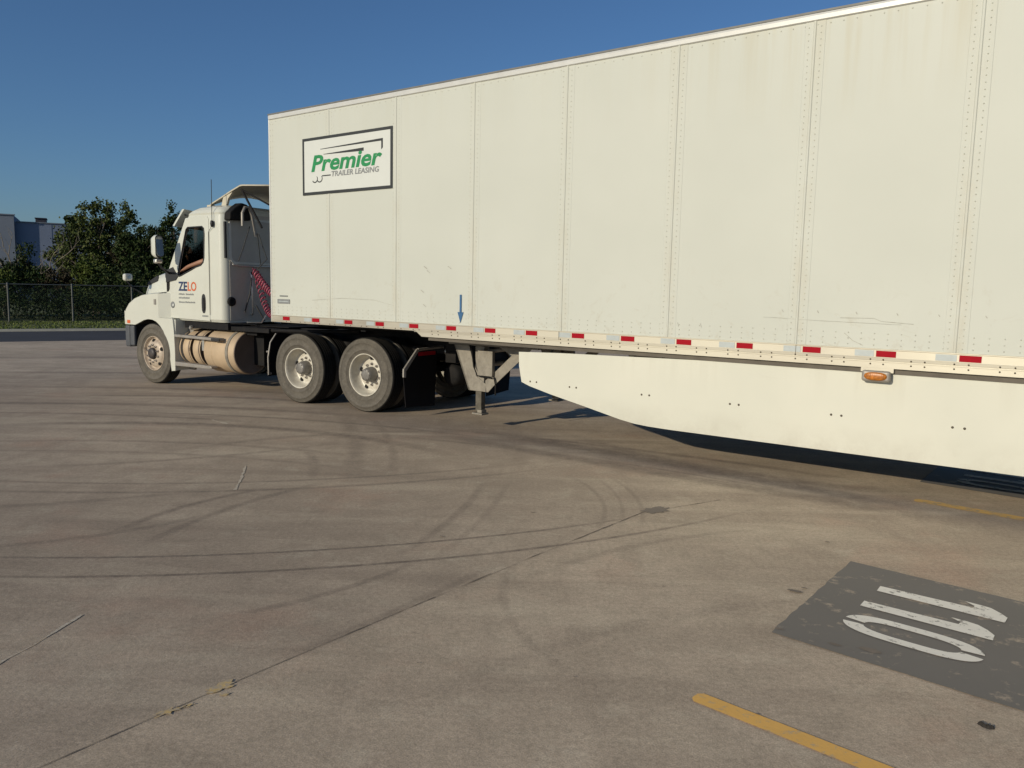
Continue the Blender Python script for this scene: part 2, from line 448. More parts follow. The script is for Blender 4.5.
        e = t.math('MULTIPLY', line, t.rng(v2.outputs[1], half, half * .4, 0, 1, True))
        acc = e if acc is None else t.math('MAXIMUM', acc, e)
    c = t.mix(t.math('MULTIPLY', acc, brk2), c, (.13,.10,.08,1))
    # darker tone left of the joint, patchy and fading out with distance
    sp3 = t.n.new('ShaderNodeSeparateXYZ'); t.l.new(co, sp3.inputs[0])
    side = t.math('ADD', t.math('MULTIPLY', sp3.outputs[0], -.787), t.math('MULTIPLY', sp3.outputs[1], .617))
    tone_noise = t.noise(.22, 5, .6, vec=t.mapv((1, 1, 1), (0, 0, 0), (2.2, 6.1, 0)))
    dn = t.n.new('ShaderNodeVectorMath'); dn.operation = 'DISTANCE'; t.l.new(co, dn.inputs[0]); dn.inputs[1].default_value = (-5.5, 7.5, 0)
    left_tone = t.math('MULTIPLY', t.rng(side, 2.80, 2.95, 0, 1), t.rng(t.math('ADD', dn.outputs[1], t.math('MULTIPLY', big, 3.0)), 6.6, 9.6, 1, 0, True))
    c = t.mix(t.math('MULTIPLY', left_tone, t.rng(tone_noise, .3, .7, .6, 1.0)), c, t.mix(1.0, c, (.74,.74,.765,1), 'MULTIPLY'))
    f2 = t.rng(fine, .25, .75, .66, 1.13)
    v = t.n.new('ShaderNodeVectorMath'); v.operation = 'SCALE'; t.l.new(c, v.inputs[0]); t.l.new(f2, v.inputs[3]); c = v.outputs[0]
    gr = t.noise(150, 3, .7)
    v = t.n.new('ShaderNodeVectorMath'); v.operation = 'SCALE'; t.l.new(c, v.inputs[0]); t.l.new(t.rng(gr, .3, .7, .74, 1.26), v.inputs[3]); c = v.outputs[0]
    pit = t.noise(16, 6, .8)
    c = t.mix(t.rng(pit, .64, .72, 0, .5), c, (.22,.18,.14,1))
    spk = t.noise(90, 2, .5)
    c = t.mix(t.rng(spk, .68, .76, 0, .55), c, (.6,.54,.45,1))
    t.base(c); t.pr(Roughness=.9)
    t.set(t.b.inputs['Specular IOR Level'], .3)
    t.bump(t.math('ADD', t.noise(60, 6, .7), t.math('MULTIPLY', mid, .6)), .35, .006)
    MAT['concrete'] = t.m
    t = NT('dark_asphalt_road')
    c = t.mix(t.rng(t.noise(.5, 5), .3, .7), (.030,.031,.036,1), (.045,.045,.050,1)); t.base(c); t.pr(Roughness=.85); t.bump(t.noise(50, 3), .3, .01)
    MAT['asphalt'] = t.m
    t = NT('rough_field')
    c = t.mix(t.rng(t.noise(.6, 6, .7), .35, .65), (.018,.024,.008,1), (.03,.03,.014,1)); t.base(c); t.pr(Roughness=.9); MAT['field'] = t.m
    t = NT('verge_turf')
    c = t.mix(t.rng(t.noise(1.2, 6, .7), .35, .65), (.075,.095,.025,1), (.11,.12,.035,1)); t.base(c); t.pr(Roughness=.9); t.bump(t.noise(25, 4), .6, .03); MAT['turf'] = t.m
make_ground()

def sheet(name, pts, z, mat, kind='structure'):
    m = MB(); m.add([(p[0], p[1], z) for p in pts], [tuple(range(len(pts)))])
    o = m.build(name, mat, fixn=False)
    o['kind'] = kind
    if o.data.polygons[0].normal.z < 0: o.data.flip_normals()
    return o
sheet('terrain', [(-900,-900),(900,-900),(900,900),(-900,900)], -.03, 'field')
L0, L1 = -160, 220
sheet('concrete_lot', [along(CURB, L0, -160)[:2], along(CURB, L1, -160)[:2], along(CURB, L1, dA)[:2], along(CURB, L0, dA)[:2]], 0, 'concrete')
sheet('road', [along(CURB, L0, dA)[:2], along(CURB, L1, dA)[:2], along(CURB, L1, -.0)[:2], along(CURB, L0, -.0)[:2]], -.004, 'asphalt')
# kerb (real step) and verge
m = MB()
rings = []
for a in range(-100, 141, 4):
    P = [along(CURB, a, b) for b in (0, .02, .12, .12)]
    zz = (-.02, .07, .075, -.02)
    rings.append([(p.x, p.y, z) for p, z in zip(P, zz)])
m.loft(rings, closed=False, smooth=False)
kb = m.build('kerb', 'kerb_concrete'); kb['kind'] = 'structure'
m = MB(); rings = []
for a in range(-100, 141, 2):
    rings.append([tuple(along(CURB, a, b)) [:2] + (.065 + .02 * noise.noise(Vector((a * .3, b * .7, 0))) * (1 if b > .2 else 0) + (.012 * b if b < 6 else .07),) for b in (.12, .8, 1.6, 2.6, 3.6, 4.6, 6, 12, 30, 60)])
m.loft(rings, closed=False)
vg = m.build('grass_verge_ground', 'turf'); vg['kind'] = 'structure'
# grass blades
m = MB()
for i in range(14000):
    a = random.uniform(-10, 32); b = .2 + random.random() ** 1.1 * 4.3
    p = along(CURB, a, b); h = random.uniform(.03, .07); w = .025
    th = random.uniform(0, 6.28); dx, dy = math.cos(th) * w, math.sin(th) * w
    z = .065 + .012 * b; lx, ly = random.uniform(-.04, .04), random.uniform(-.04, .04)
    m.add([(p.x - dx, p.y - dy, z), (p.x + dx, p.y + dy, z), (p.x + lx, p.y + ly, z + h)], [(0, 1, 2)])
g = m.build('grass', 'grass_blades', fixn=False); tag(g, 'short green grass on the verge between kerb and chain-link fence', 'grass', kind='stuff')

# ---- joints sawn in the slab, and painted marks
def ribbon(m, pts, w, z, mi=0, jit=0.0, taper=False):
    pts = [Vector((p[0], p[1], 0)) for p in pts]; q = []
    for i in range(len(pts) - 1):
        n = max(2, int((pts[i+1] - pts[i]).length / .06))
        for k in range(n): q.append(pts[i].lerp(pts[i+1], k / n))
    q.append(pts[-1]); vs = []; n = len(q)
    for i, p in enumerate(q):
        d = (q[min(i+1, n-1)] - q[max(i-1, 0)]).normalized(); s_ = Vector((-d.y, d.x, 0))
        ww = w * (1 + random.uniform(-jit, jit)) * .5
        off = random.uniform(-jit, jit) * w * .25
        a_, b_ = p + s_ * (ww + off), p - s_ * (ww - off)
        vs += [(a_.x, a_.y, z), (b_.x, b_.y, z)]
    m.add(vs, [(2*i, 2*i+1, 2*i+3, 2*i+2) for i in range(n - 1)], mi)
m = MB()
jd = Vector((.655, .755, 0)).normalized(); jp = Vector((-.57, 3.96, 0)); jn = Vector((-jd.y, jd.x, 0))
a0 = jp - jd * 6; a1 = jp + jd * 3.4
ribbon(m, [(-3.9, -.17), (-1.62, 2.57), (-1.2, 3.14), (-.57, 3.96)], .0042, .003, jit=.5)
ribbon(m, [(-.57, 3.96), (.45, 5.24)], .0018, .003, jit=.9); ribbon(m, [(-.57, 3.96), (-.40, 4.18)], .004, .003, jit=.9); ribbon(m, [(-.24, 4.385), (-.10, 4.56)], .006, .0035, jit=.9); ribbon(m, [(.1, 4.81), (.22, 4.96)], .005, .003, jit=.9)
ribbon(m, [(.45, 5.24), (1.04, 5.97)], .007, .003, jit=.9)
ribbon(m, [(1.28, 6.1), (1.74, 6.38)], .006, .003, jit=.9)
o = m.build('slab_joint', 'joint_dirt', fixn=False); o['kind'] = 'structure'

def make_paint(name, colr, lo, hi, scale, under=(.46,.38,.27)):
    t = NT(name)
    n = t.noise(scale, 8, .75)
    w = t.rng(n, lo, hi, 1, 0)
    c = t.mix(t.rng(t.noise(scale * .25, 5, .7), .3, .7, 0, .35), t.c4(colr), t.c4(tuple(k * .72 for k in colr)))
    c = t.mix(w, c, t.c4(under)) if False else t.mix(t.math('SUBTRACT', 1.0, w), c, t.c4(under))
    t.base(c); t.pr(Roughness=.7); t.bump(t.noise(60, 5), .2, .004)
    MAT[name] = t.m
make_paint('yellow_paint', (.86,.49,.12), .55, .68, 22)
make_paint('yellow_paint_faded', (.78,.50,.16), .48, .62, 9, (.40,.33,.25))
make_paint('white_marking', (.93,.88,.76), .56, .63, 17, (.23,.205,.17))
make_paint('white_scrape', (.62,.56,.46), .42, .56, 40)
make_paint('grey_patch_paint', (.185,.168,.146), .56, .68, 6, (.46,.37,.27))
make_paint('yellow_residue', (.66,.46,.17), .40, .56, 45)

PU = Vector((.744, -.668, 0)).normalized(); PV = Vector((.62, .785, 0)).normalized()
def number_patch(origin, label, digits=True):
    """painted patch: origin is the near-left corner, PU along the bay, PV across"""
    m = MB(); o0 = Vector(origin)
    ww, hh = 2.35, 1.40
    P = []
    for a, b, n in ((0, 0, 14), (1, 0, 22), (1, 1, 14), (0, 1, 22)):
        pass
    c_ = [o0, o0 + PU * ww, o0 + PU * ww + PV * hh, o0 + PV * hh]
    for i in range(4):
        A, B = c_[i], c_[(i + 1) % 4]; n = 26
        for k in range(n):
            p = A.lerp(B, k / n); P.append((p.x + random.uniform(-.004, .004), p.y + random.uniform(-.004, .004)))
    root = empty('bay_number_patch', (0, 0, 0))
    m.flat(P, .004)
    m.build('painted_ground', 'grey_patch_paint', root)
    return tag(root, label, 'bay marking')
patch1 = number_patch((1.33, 3.81, 0), 'grey painted patch with the white stencilled number 110 at the lower right')
def poly_marks(root, name, polys, mat, z, off=(0, 0)):
    m = MB()
    for P in polys:
        pts = [(x + off[0], y + off[1]) for x, y in P]
        m.flat(pts, z)
    return m.build(name, mat, root)
def smooth_poly(P):
    out = []
    n = len(P)
    for i in range(n):
        p0, p1, p2, p3 = [Vector((*P[(i + k - 1) % n], 0)) for k in range(4)]
        for k in range(5):
            u = k / 5
            q = .5 * ((2 * p1) + (-p0 + p2) * u + (2*p0 - 5*p1 + 4*p2 - p3) * u*u + (-p0 + 3*p1 - 3*p2 + p3) * u**3)
            out.append((q.x, q.y))
    return out
def zero_half(side):
    """one half of a stencilled 0, in patch coords: u along PU, v along PV"""
    return side
def UV(o0, u, v): p = Vector(o0) + PU * u + PV * v; return (p.x, p.y)
def stencil_one(o0, u0, v0, u1, w):
    # bar from foot (u0) to head (u1), flag at the head pointing to +v
    return [UV(o0, u0, v0), UV(o0, u1 - .28, v0), UV(o0, u1 + .0, v0 + .0), UV(o0, u1 + .015, v0 + .035), UV(o0, u1 - .03, v0 + w * 1.0), UV(o0, u1 - .10, v0 + w * 1.25),
            UV(o0, u1 - .17, v0 + w * 1.9), UV(o0, u1 - .155, v0 + w * 1.35), UV(o0, u1 - .20, v0 + w), UV(o0, u0, v0 + w)]
# real measured outlines on the slab
ONE1 = [(2.13,4.395),(2.61,3.975),(2.665,4.04),(2.665,4.10),(2.655,4.17),(2.62,4.21),(2.565,4.262),(2.58,4.195),(2.555,4.17),(2.185,4.47)]
ONE2 = [(1.935,4.17),(2.415,3.755),(2.46,3.815),(2.462,3.88),(2.45,3.94),(2.415,3.985),(2.36,4.032),(2.375,3.97),(2.35,3.945),(1.99,4.24)]
def ring_half(cu, cv, ru, rv, th, a0, a1, o0):
    out = []; n = 22
    for k in range(n + 1):
        a = a0 + (a1 - a0) * k / n
        ca, sa = math.cos(a), math.sin(a)
        e = .62
        out.append((cu + ru * math.copysign(abs(ca) ** e, ca), cv + rv * math.copysign(abs(sa) ** .85, sa)))
    for k in range(n, -1, -1):
        a = a0 + (a1 - a0) * k / n
        ca, sa = math.cos(a), math.sin(a)
        out.append((cu + (ru - th * 1.5) * math.copysign(abs(ca) ** .62, ca), cv + (rv - th) * math.copysign(abs(sa) ** .85, sa)))
    return [UV(o0, u, v) for u, v in out]
def to_uv(x, y, o0=(1.33, 3.81)):
    d = Vector((x - o0[0], y - o0[1], 0)); det = PU.x * PV.y - PU.y * PV.x
    return ((d.x * PV.y - d.y * PV.x) / det, (PU.x * d.y - PU.y * d.x) / det)
zc = to_uv((1.765 + 2.27) / 2, (3.98 + 3.575) / 2)
Zu = ring_half(zc[0], zc[1], .325, .138, .066, R(7), R(173), (1.33, 3.81, 0))
Zl = ring_half(zc[0], zc[1], .325, .138, .066, R(187), R(353), (1.33, 3.81, 0))
poly_marks(patch1, 'number', [ONE1, ONE2, Zu, Zl], 'white_marking', .008)
# the patch of the neighbouring bay, in the trailer's shade
PERP = Vector((.668, .744, 0)).normalized()
NB = PERP * 3.80
patch2 = number_patch((1.33 + 2.46, 3.81 + 3.36, 0), 'shaded grey painted patch on the slab under the white trailer')
poly_marks(patch2, 'number', [ONE1, ONE2, Zu, Zl], 'white_marking', .008, (2.42, 3.28))
# yellow bay lines
m = MB()
def line_quad(m, p0, d, L, w, z):
    p0 = Vector((*p0, 0)); d = Vector((*d, 0)).normalized(); s_ = Vector((-d.y, d.x, 0)) * w / 2
    n = int(L / .08); a_ = []; b_ = []
    for k in range(n + 1):
        j = random.uniform(-.003, .003)
        p = p0 + d * L * k / n; a_.append((p.x + s_.x * (1 + j*20), p.y + s_.y * (1 + j*20))); b_.append((p.x - s_.x, p.y - s_.y))
    # rounded start
    start = [(p0.x - d.x * .02 + s_.x * .5, p0.y - d.y * .02 + s_.y * .5), (p0.x - d.x * .02 - s_.x * .5, p0.y - d.y * .02 - s_.y * .5)][::-1]
    m.flat(a_ + b_[::-1] + start, z)
line_quad(m, (.812, 3.145), (.744, -.668), 4.0, .088, .004)
o = m.build('yellow_parking_line', 'yellow_paint'); tag(o, 'yellow painted bay line nearest the camera at the bottom edge', 'parking line', 'yellow bay lines')
m = MB(); line_quad(m, (3.43, 6.50), (.744, -.668), 4.0, .12, .004)
o = m.build('yellow_parking_line', 'yellow_paint_faded'); tag(o, 'faded yellow bay line beside the trailer skirt', 'parking line', 'yellow bay lines')
# scrapes, residue, stains
m = MB(); ribbon(m, [(-2.36, 2.9), (-2.26, 3.25), (-2.20, 3.5), (-2.165, 3.85)], .013, .003, jit=.7)
o = m.build('white_scrape', 'white_scrape', fixn=False); o['kind'] = 'structure'
m = MB(); ribbon(m, [(-2.27, 6.38), (-2.36, 6.79), (-2.48, 7.26)], .022, .003, jit=.8); ribbon(m, [(-3.74, 9.75), (-3.6, 9.62), (-3.45, 9.49)], .035, .003, jit=.8)
o = m.build('white_scrape', 'white_scrape', fixn=False); o['kind'] = 'structure'
def blob(name, cx, cy, rx, ry, rot, mat, z=.003, n=26, jit=.22):
    m = MB(); pts = []
    for k in range(n):
        a = 2 * math.pi * k / n; r_ = 1 + random.uniform(-jit, jit)
        x, y = rx * math.cos(a) * r_, ry * math.sin(a) * r_
        pts.append((cx + x * math.cos(rot) - y * math.sin(rot), cy + x * math.sin(rot) + y * math.cos(rot)))
    m.flat(pts, z); o = m.build(name, mat); o['kind'] = 'structure'; return o
blob('oil_stain', 1.15, 6.03, .115, .075, R(30), 'stain', jit=.28, n=40)
blob('yellow_residue', -1.2, 3.155, .06, .03, R(49), 'yellow_residue', z=.0042, jit=.35)
blob('yellow_residue', -1.16, 3.09, .022, .010, R(20), 'yellow_residue', z=.0042, jit=.4)
blob('yellow_residue', -1.33, 2.95, .05, .018, R(49), 'yellow_residue', z=.0042, jit=.7)
blob('yellow_residue', -1.27, 3.0, .018, .01, R(49), 'yellow_residue', z=.0042, jit=.7)
for x, y, r_ in ((-.46, 5.25, .012), (.18, 5.88, .012), (1.65, 4.37, .028), (1.72, 4.42, .012), (1.385, 3.85, .016), (1.75, 3.62, .035), (1.6, 3.68, .02), (2.2, 5.3, .012), (1.02, 3.02, .006), (.3, 3.3, .004), (-.4, 3.4, .004), (.9, 4.4, .005)):
    blob('tar_spot', x, y, r_ * 1.5, r_ * .7, R(-35), 'stain', z=.006)
# small dark lump of rubber right of the yellow line
m = MB(); 
for k in range(9):
    a = k / 8; x = 1.90 + .026 * a + random.uniform(-.006, .006); y = 2.985 - .03 * a + random.uniform(-.006, .006)
    m.lathe([(0, .011 + .004 * random.random()), (.008, .008), (.012, 0)], (x, y, 0), 'z', 7)
o = m.build('rubber_scrap', 'leaf_litter'); tag(o, 'small black scrap of tyre rubber lying below the number patch', 'debris')

# ================================================================== FENCE
def fence():
    root = empty('chain_link_fence', FEN, math.atan2(DIRV.y, DIRV.x))
    tag(root, 'dark chain-link fence with grey posts in front of the trees', 'fence')
    x0, x1, H, gz = -12.0, 26.0, 1.56, .16
    xs = []; x = -2.12 * 5 + .09
    while x < x1: xs.append(x); x += 2.12
    for i, x in enumerate(xs):
        p = MB(); p.tube([(x, 0, gz - .1), (x, 0, H)], .033, 10); p.lathe([(0, .05), (.03, .03), (.036, 0)], (x, 0, H), 'z', 10)
        p.build('post', 'galvanised', root)
    r_ = MB(); r_.tube([(x0, 0, H - .02), (x1, 0, H - .02)], .022, 8); r_.build('top_rail', 'galvanised', root)
    w = MB(); s_ = .075; h = H - gz; t_ = .0028
    k = x0 - h
    while k < x1:
        for sg in (1, -1):
            a, b = (k, k + h) if sg == 1 else (k + h, k)
            yy = .028 * 1 if sg == 1 else .031
            w.add([(a - t_, yy, gz), (a + t_, yy, gz), (b + t_, yy, H), (b - t_, yy, H)], [(0, 1, 2, 3)])
        k += s_
    o = w.build('wire_mesh', 'chain_wire', root, fixn=False)
fence()

# ================================================================== TREES
def tree(name, label, cat, x, y, crown, trunk, mat, leaf=.09, n_clump=110, per=70, cl_r=.30, group=None, limbs=9, bark='bark', zb=.1, spiky=0.0):
    """crown: list of (dx,dy,dz,rx,ry,rz) ellipsoids; trunk: (height, radius)"""
    root = empty(name, (x, y, zb)); tag(root, label, cat, group)
    n_clump = int(n_clump * 1.5); per = int(per * 1.35); cl_r *= .8; leaf *= 1.15
    m = MB()
    tr = MB(); th, trad = trunk
    bend = [Vector((0, 0, -.1)), Vector((random.uniform(-.1,.1), random.uniform(-.1,.1), th * .4)), Vector((random.uniform(-.2,.2), random.uniform(-.2,.2), th))]
    tr.tube(bend, [trad, trad * .75, trad * .5], 9)
    vol = [c[3] * c[4] * c[5] for c in crown]; tot = sum(vol)
    cents = []
    for c, v in zip(crown, vol):
        for _ in range(max(3, int(n_clump * v / tot))):
            d = Vector((random.gauss(0,1), random.gauss(0,1), random.gauss(0,1))).normalized()
            rr = random.random() ** .45
            cents.append(Vector((c[0] + d.x * c[3] * rr, c[1] + d.y * c[4] * rr, c[2] + d.z * c[5] * rr)))
    for k in range(limbs):
        e = random.choice(cents); s_ = bend[1].lerp(bend[2], random.random())
        mid = s_.lerp(e, .5) + Vector((random.uniform(-.2,.2), random.uniform(-.2,.2), random.uniform(-.05,.25)))
        tr.tube([s_, mid, e], [trad * .4, trad * .25, trad * .08], 6)
        for _ in range(2):
            e2 = e + Vector((random.uniform(-.7,.7), random.uniform(-.5,.5), random.uniform(0,.7)))
            tr.tube([mid.lerp(e, .5), e2], [trad * .15, .008], 5)
    tr.build('trunk', bark, root)
    for c in cents:
        r_ = cl_r * random.uniform(.55, 1.25); n = int(per * random.uniform(.6, 1.3))
        for _ in range(n):
            p = c + Vector((random.gauss(0, r_ * .55), random.gauss(0, r_ * .55), random.gauss(0, r_ * (.45 + spiky))))
            u = Vector((random.gauss(0,1), random.gauss(0,1), random.gauss(0,1))).normalized()
            w = u.orthogonal().normalized(); w.rotate(Matrix.Rotation(random.uniform(0, 6.28), 3, u))
            L = leaf * random.uniform(.6, 1.3); W = L * .42
            a = p - u * L * .5; b = p + u * L * .5
            m.add([a, p + w * W, b, p - w * W], [(0, 1, 2, 3)])
    m.build('crown', mat, root, fixn=False)
    return root
# big round tree, centre px 90
tree('leafy_tree', 'tall round olive-green tree rising above the fence beside the warehouse', 'tree', -20.6, 39.5,
     [(0,0,3.4,1.9,1.6,1.5), (-1.9,0,2.3,.9,.8,1.2), (-1.0,0,4.4,.8,.8,.75), (.1,0,4.9,.9,.8,.85), (1.1,.1,4.6,.8,.8,.8), (-1.6,0,3.0,.7,.8,.9), (1.5,0,2.8,1.0,1,1.2), (0,-.2,1.8,2.0,1.2,1.0)],
     (3.6, .16), 'foliage_olive', .10, 230, 62, .30, limbs=16, spiky=.15)
tree('leafy_tree', 'bright green young tree hanging over the fence in front of the round tree', 'tree', -18.6, 35.0,
     [(0,0,1.5,.75,.6,1.0), (.2,0,.9,.9,.5,.6), (-.3,0,2.2,.4,.4,.5)], (1.6, .05), 'foliage_bright', .085, 75, 60, .24, limbs=7)
tree('leafy_tree', 'dry brownish tree to the right of the round tree', 'tree', -18.7, 39.5,
     [(0,0,2.6,1.3,1.2,1.3), (.6,0,3.3,.8,.7,.7), (-.5,0,1.5,1.5,1,.9), (1.2,0,1.6,1.0,1.0,1.0)], (2.6, .10), 'foliage_brown', .09, 130, 55, .3, limbs=14)
tree('conifer_tree', 'dark pointed evergreen tree right behind the truck cab', 'tree', -16.3, 38.0,
     [(0,0,1.8,1.3,1.2,1.7), (.1,0,3.5,.85,.7,1.1), (.15,0,4.75,.45,.4,.7), (-.55,0,4.0,.4,.3,.7), (-.9,0,2.9,.7,.6,1.0)], (4.2, .12), 'foliage_dark', .085, 190, 62, .25, spiky=.2)
tree('conifer_tree', 'short dark evergreen tree between the dry tree and the pointed one', 'tree', -17.5, 37.5,
     [(0,0,1.6,1.1,1,1.5), (-.2,0,3.2,1.0,.6,.95), (.5,0,3.9,.5,.3,.6), (-.6,0,3.7,.45,.3,.45)], (3.0, .10), 'foliage_dark', .085, 170, 60, .25, spiky=.15)
tree('conifer_tree', 'broad dark evergreen tree half hidden by the white cab', 'tree', -13.8, 40.5,
     [(0,0,1.8,1.7,1.4,1.7), (-.3,0,3.4,1.1,.9,1.0), (-1.0,0,4.3,.5,.5,.6)], (3.6, .14), 'foliage_dark', .09, 170, 58, .28)
tree('shrub', 'dark green shrub behind the fence below the lower warehouse roof', 'shrub', -21.9, 35.5,
     [(0,0,1.5,1.0,.8,1.1), (.1,0,2.7,.4,.35,.6), (-.9,0,1.4,.8,.7,1.1), (.9,0,1.5,.7,.6,.9)], (2.0, .06), 'foliage_dark', .08, 110, 60, .23)
tree('shrub', 'green shrub at the left edge of the picture behind the fence', 'shrub', -22.6, 33.6,
     [(0,0,1.0,.8,.7,1.0), (.9,0,1.2,.7,.6,.7), (-.9,0,1.3,.9,.7,1.0)], (1.6, .05), 'foliage_bright', .08, 70, 55, .22)
tree('shrub', 'low brown shrub under the round tree behind the fence', 'shrub', -20.3, 35.5,
     [(0,0,1.2,1.2,.8,.9), (1.2,0,.9,.9,.8,.8)], (1.3, .05), 'foliage_brown', .08, 95, 55, .24)
tree('shrub', 'low dark shrub right behind the fence near the truck nose', 'shrub', -16.2, 34.3,
     [(0,0,1.1,1.3,.8,1.0), (-1.2,0,1.3,1.0,.8,1.0), (1.3,.2,1.2,1.2,.8,1.1)], (1.3, .05), 'foliage_dark', .08, 150, 55, .25)
# a leafless tree with pale limbs
root = empty('bare_tree', (-22.6, 35.2, .1)); tag(root, 'leafless tree with pale twisted branches in front of the warehouse', 'tree')
m = MB()
def twig(m, p, d, L, r_, depth):
    pts = [p]; rs = [r_]; q = p.copy(); n = 5
    for k in range(n):
        d = (d + Vector((random.uniform(-.35,.35), random.uniform(-.25,.25), random.uniform(-.12,.22)))).normalized()
        q = q + d * L / n; pts.append(q.copy()); rs.append(r_ * (1 - .8 * (k + 1) / n))
        if depth > 0 and k > 0:
            dd = (d + Vector((random.uniform(-.9,.9), random.uniform(-.4,.4), random.uniform(-.3,.7)))).normalized()
            twig(m, q, dd, L * .5, r_ * .5, depth - 1)
    m.tube(pts, rs, 5)
m.tube([(0,0,-.1),(.1,0,1.0),(.25,0,1.7)], [.09,.075,.05], 8)
m.build('trunk', 'dead_wood', root)
m = MB()
for d, L in (((.85,0,.55), 2.6), ((-.8,0,.6), 2.4), ((.3,0,1), 1.9), ((-.3,0,1), 1.9), ((1,0,.1), 2.2), ((-1,0,.15), 1.8)):
    twig(m, Vector((.2, 0, 1.2)), Vector(d).normalized(), L, .04, 2)
m.build('branch', 'dead_wood', root)
# dense undergrowth behind the fence, one mass
m = MB()
for i in range(900):
    a = random.uniform(-9, 26); b = dF + random.uniform(.5, 3.4); c = along(CURB, a, b); zc_ = random.uniform(.1, 1.25)
    for _ in range(46):
        p = Vector((c.x + random.gauss(0,.28), c.y + random.gauss(0,.28), max(.02, zc_ + random.gauss(0,.24))))
        u = Vector((random.gauss(0,1), random.gauss(0,1), random.gauss(0,1))).normalized(); w = u.orthogonal().normalized()
        L = .12 * random.uniform(.6, 1.3)
        m.add([p - u*L*.5, p + w*L*.2, p + u*L*.5, p - w*L*.2], [(0,1,2,3)])
o = m.build('undergrowth', 'foliage_dark', fixn=False); tag(o, 'tangled dark undergrowth along the back of the fence', 'undergrowth', kind='stuff')

# ================================================================== WAREHOUSE
root = empty('warehouse', (-38.1, 61.0, 0), R(28)); tag(root, 'windowless blue-grey warehouse behind the trees', 'building')
m = MB(); m.box(-40, 0, 0, 30, -.2, 6.58); m.build('tall_wall', 'warehouse_wall_light', root)
m = MB(); m.box(.005, 5.4, .5, 30, -.2, 6.12); m.box(2.4, 2.45, .48, .5, 0, 6.1); m.build('low_wall', 'warehouse_wall', root)
m = MB(); m.box(-40.1, .08, -.08, .2, 6.58, 6.66); m.build('parapet_cap', 'warehouse_wall_light', root)
m = MB(); m.box(.09, 5.5, .42, .7, 6.12, 6.19); m.build('parapet_cap', 'warehouse_wall_light', root)
m = MB(); m.box(1.25, 2.0, 3, 4.5, 6.12, 6.62); m.box(1.2, 2.05, 2.9, 4.6, 6.62, 6.70); m.build('rooftop_vent', 'roof_unit_dark', root, bevel=.03)

# ================================================================== WHEELS
def wheel(parent, x, y, sgn, kind, r0=.508):
    """y = outer face plane; sgn +1: axle inward is +y. kind 'steer','drive','inner'"""
    root = empty('wheel', (0, 0, 0)); root.parent = parent
    c = (x, y, r0)
    W = .27
    t = MB()
    side = [(.287, .035), (.31, .018), (.335, .010), (.338, .004), (.345, .004), (.35, .009), (.40, .002), (.43, .002), (.432, -.002), (.44, -.002), (.443, .004), (.475, .014), (.493, .026)]
    t.lathe(side, c, 'y', 72, 0, sgn)
    tread = [(.493, .026), (.503, .034), (r0, .045)]
    for g in (.085, .125, .165, .205):
        tread += [(r0, g - .007), (r0 - .014, g - .005), (r0 - .014, g + .005), (r0, g + .007)]
    tread += [(r0, W - .045), (.503, W - .034), (.493, W - .026)]
    t.lathe(tread, c, 'y', 72, 1, sgn)
    t.lathe([(a, W - b) for a, b in side], c, 'y', 48, 0, sgn)
    t.build('tyre', ['tyre_wall', 'tyre_tread'], root)
    rm = MB()
    if kind == 'steer':
        rm.lathe([(.287,.06),(.292,.022),(.286,.018),(.279,.028),(.27,.055),(.262,.075),(.245,.07),(.225,.045),(.20,.028),(.172,.018),(.15,.014),(.10,.014),(.09,.03)], c, 'y', 64, 0, sgn)
        rh, hole_y, lug_r, lug_y = .222, .040, .143, .012
    elif kind == 'drive':
        rm.lathe([(.287,.05),(.293,.020),(.286,.014),(.278,.020),(.270,.05),(.262,.09),(.258,.13),(.247,.165),(.228,.185),(.20,.178),(.17,.168),(.15,.165),(.10,.165)], c, 'y', 64, 0, sgn)
        rh, hole_y, lug_r, lug_y = .212, .179, .143, .165
    else:
        rm.lathe([(.287,.05),(.292,.02),(.28,.02),(.27,.12),(.14,.13),(.0,.13)], c, 'y', 32, 0, sgn)
    if kind != 'inner':
        nh = 5 if kind == 'steer' else 5
        for k in range(nh):
            a = 2 * math.pi * (k + .3) / nh
            cx, cz = x + rh * math.cos(a), r0 + rh * math.sin(a)
            vs = [(cx, y + sgn * (hole_y - .004), cz)]
            for j in range(14):
                b = 2 * math.pi * j / 14
                u, w = .034 * math.cos(b), .028 * math.sin(b)
                px = u * math.cos(a + math.pi/2) + w * math.cos(a); pz = u * math.sin(a + math.pi/2) + w * math.sin(a)
                vs.append((cx + px, y + sgn * (hole_y - .006 + (-.012 if kind == 'steer' else .004) * (-w / .028)), cz + pz))
            rm.add(vs, [(0, j + 1, (j + 1) % 14 + 1) for j in range(14)], 1)
    rm.build('rim', ['rim_dirty' if kind == 'steer' else 'rim_white', 'tyre_tread'], root)
    if kind != 'inner':
        h = MB()
        if kind == 'steer':
            h.lathe([(.098,.05),(.096,-.01),(.085,-.03),(.05,-.04),(0,-.042)], c, 'y', 28, 0, sgn)
        else:
            h.lathe([(.105,.17),(.10,.09),(.085,.06),(.082,.035),(.055,.028),(0,.028)], c, 'y', 28, 0, sgn)
            for k in range(8):
                a = 2 * math.pi * k / 8; cc = (x + .068 * math.cos(a), y + sgn * .034, r0 + .068 * math.sin(a)); h.lathe([(.008,.01),(.008,-.012),(0,-.014)], cc, 'y', 6, 1, sgn)
        for k in range(10):
            a = 2 * math.pi * (k + .5) / 10; cc = (x + lug_r * math.cos(a), y + sgn * lug_y, r0 + lug_r * math.sin(a))
            h.lathe([(.021,.012),(.021,-.012),(.012,-.018),(.010,-.034),(0,-.034)], cc, 'y', 6, 1, sgn, smooth=False)
        h.build('hub', ['hub_dark' if kind == 'steer' else 'hub_grey', 'lug_nut'], root)
    return root

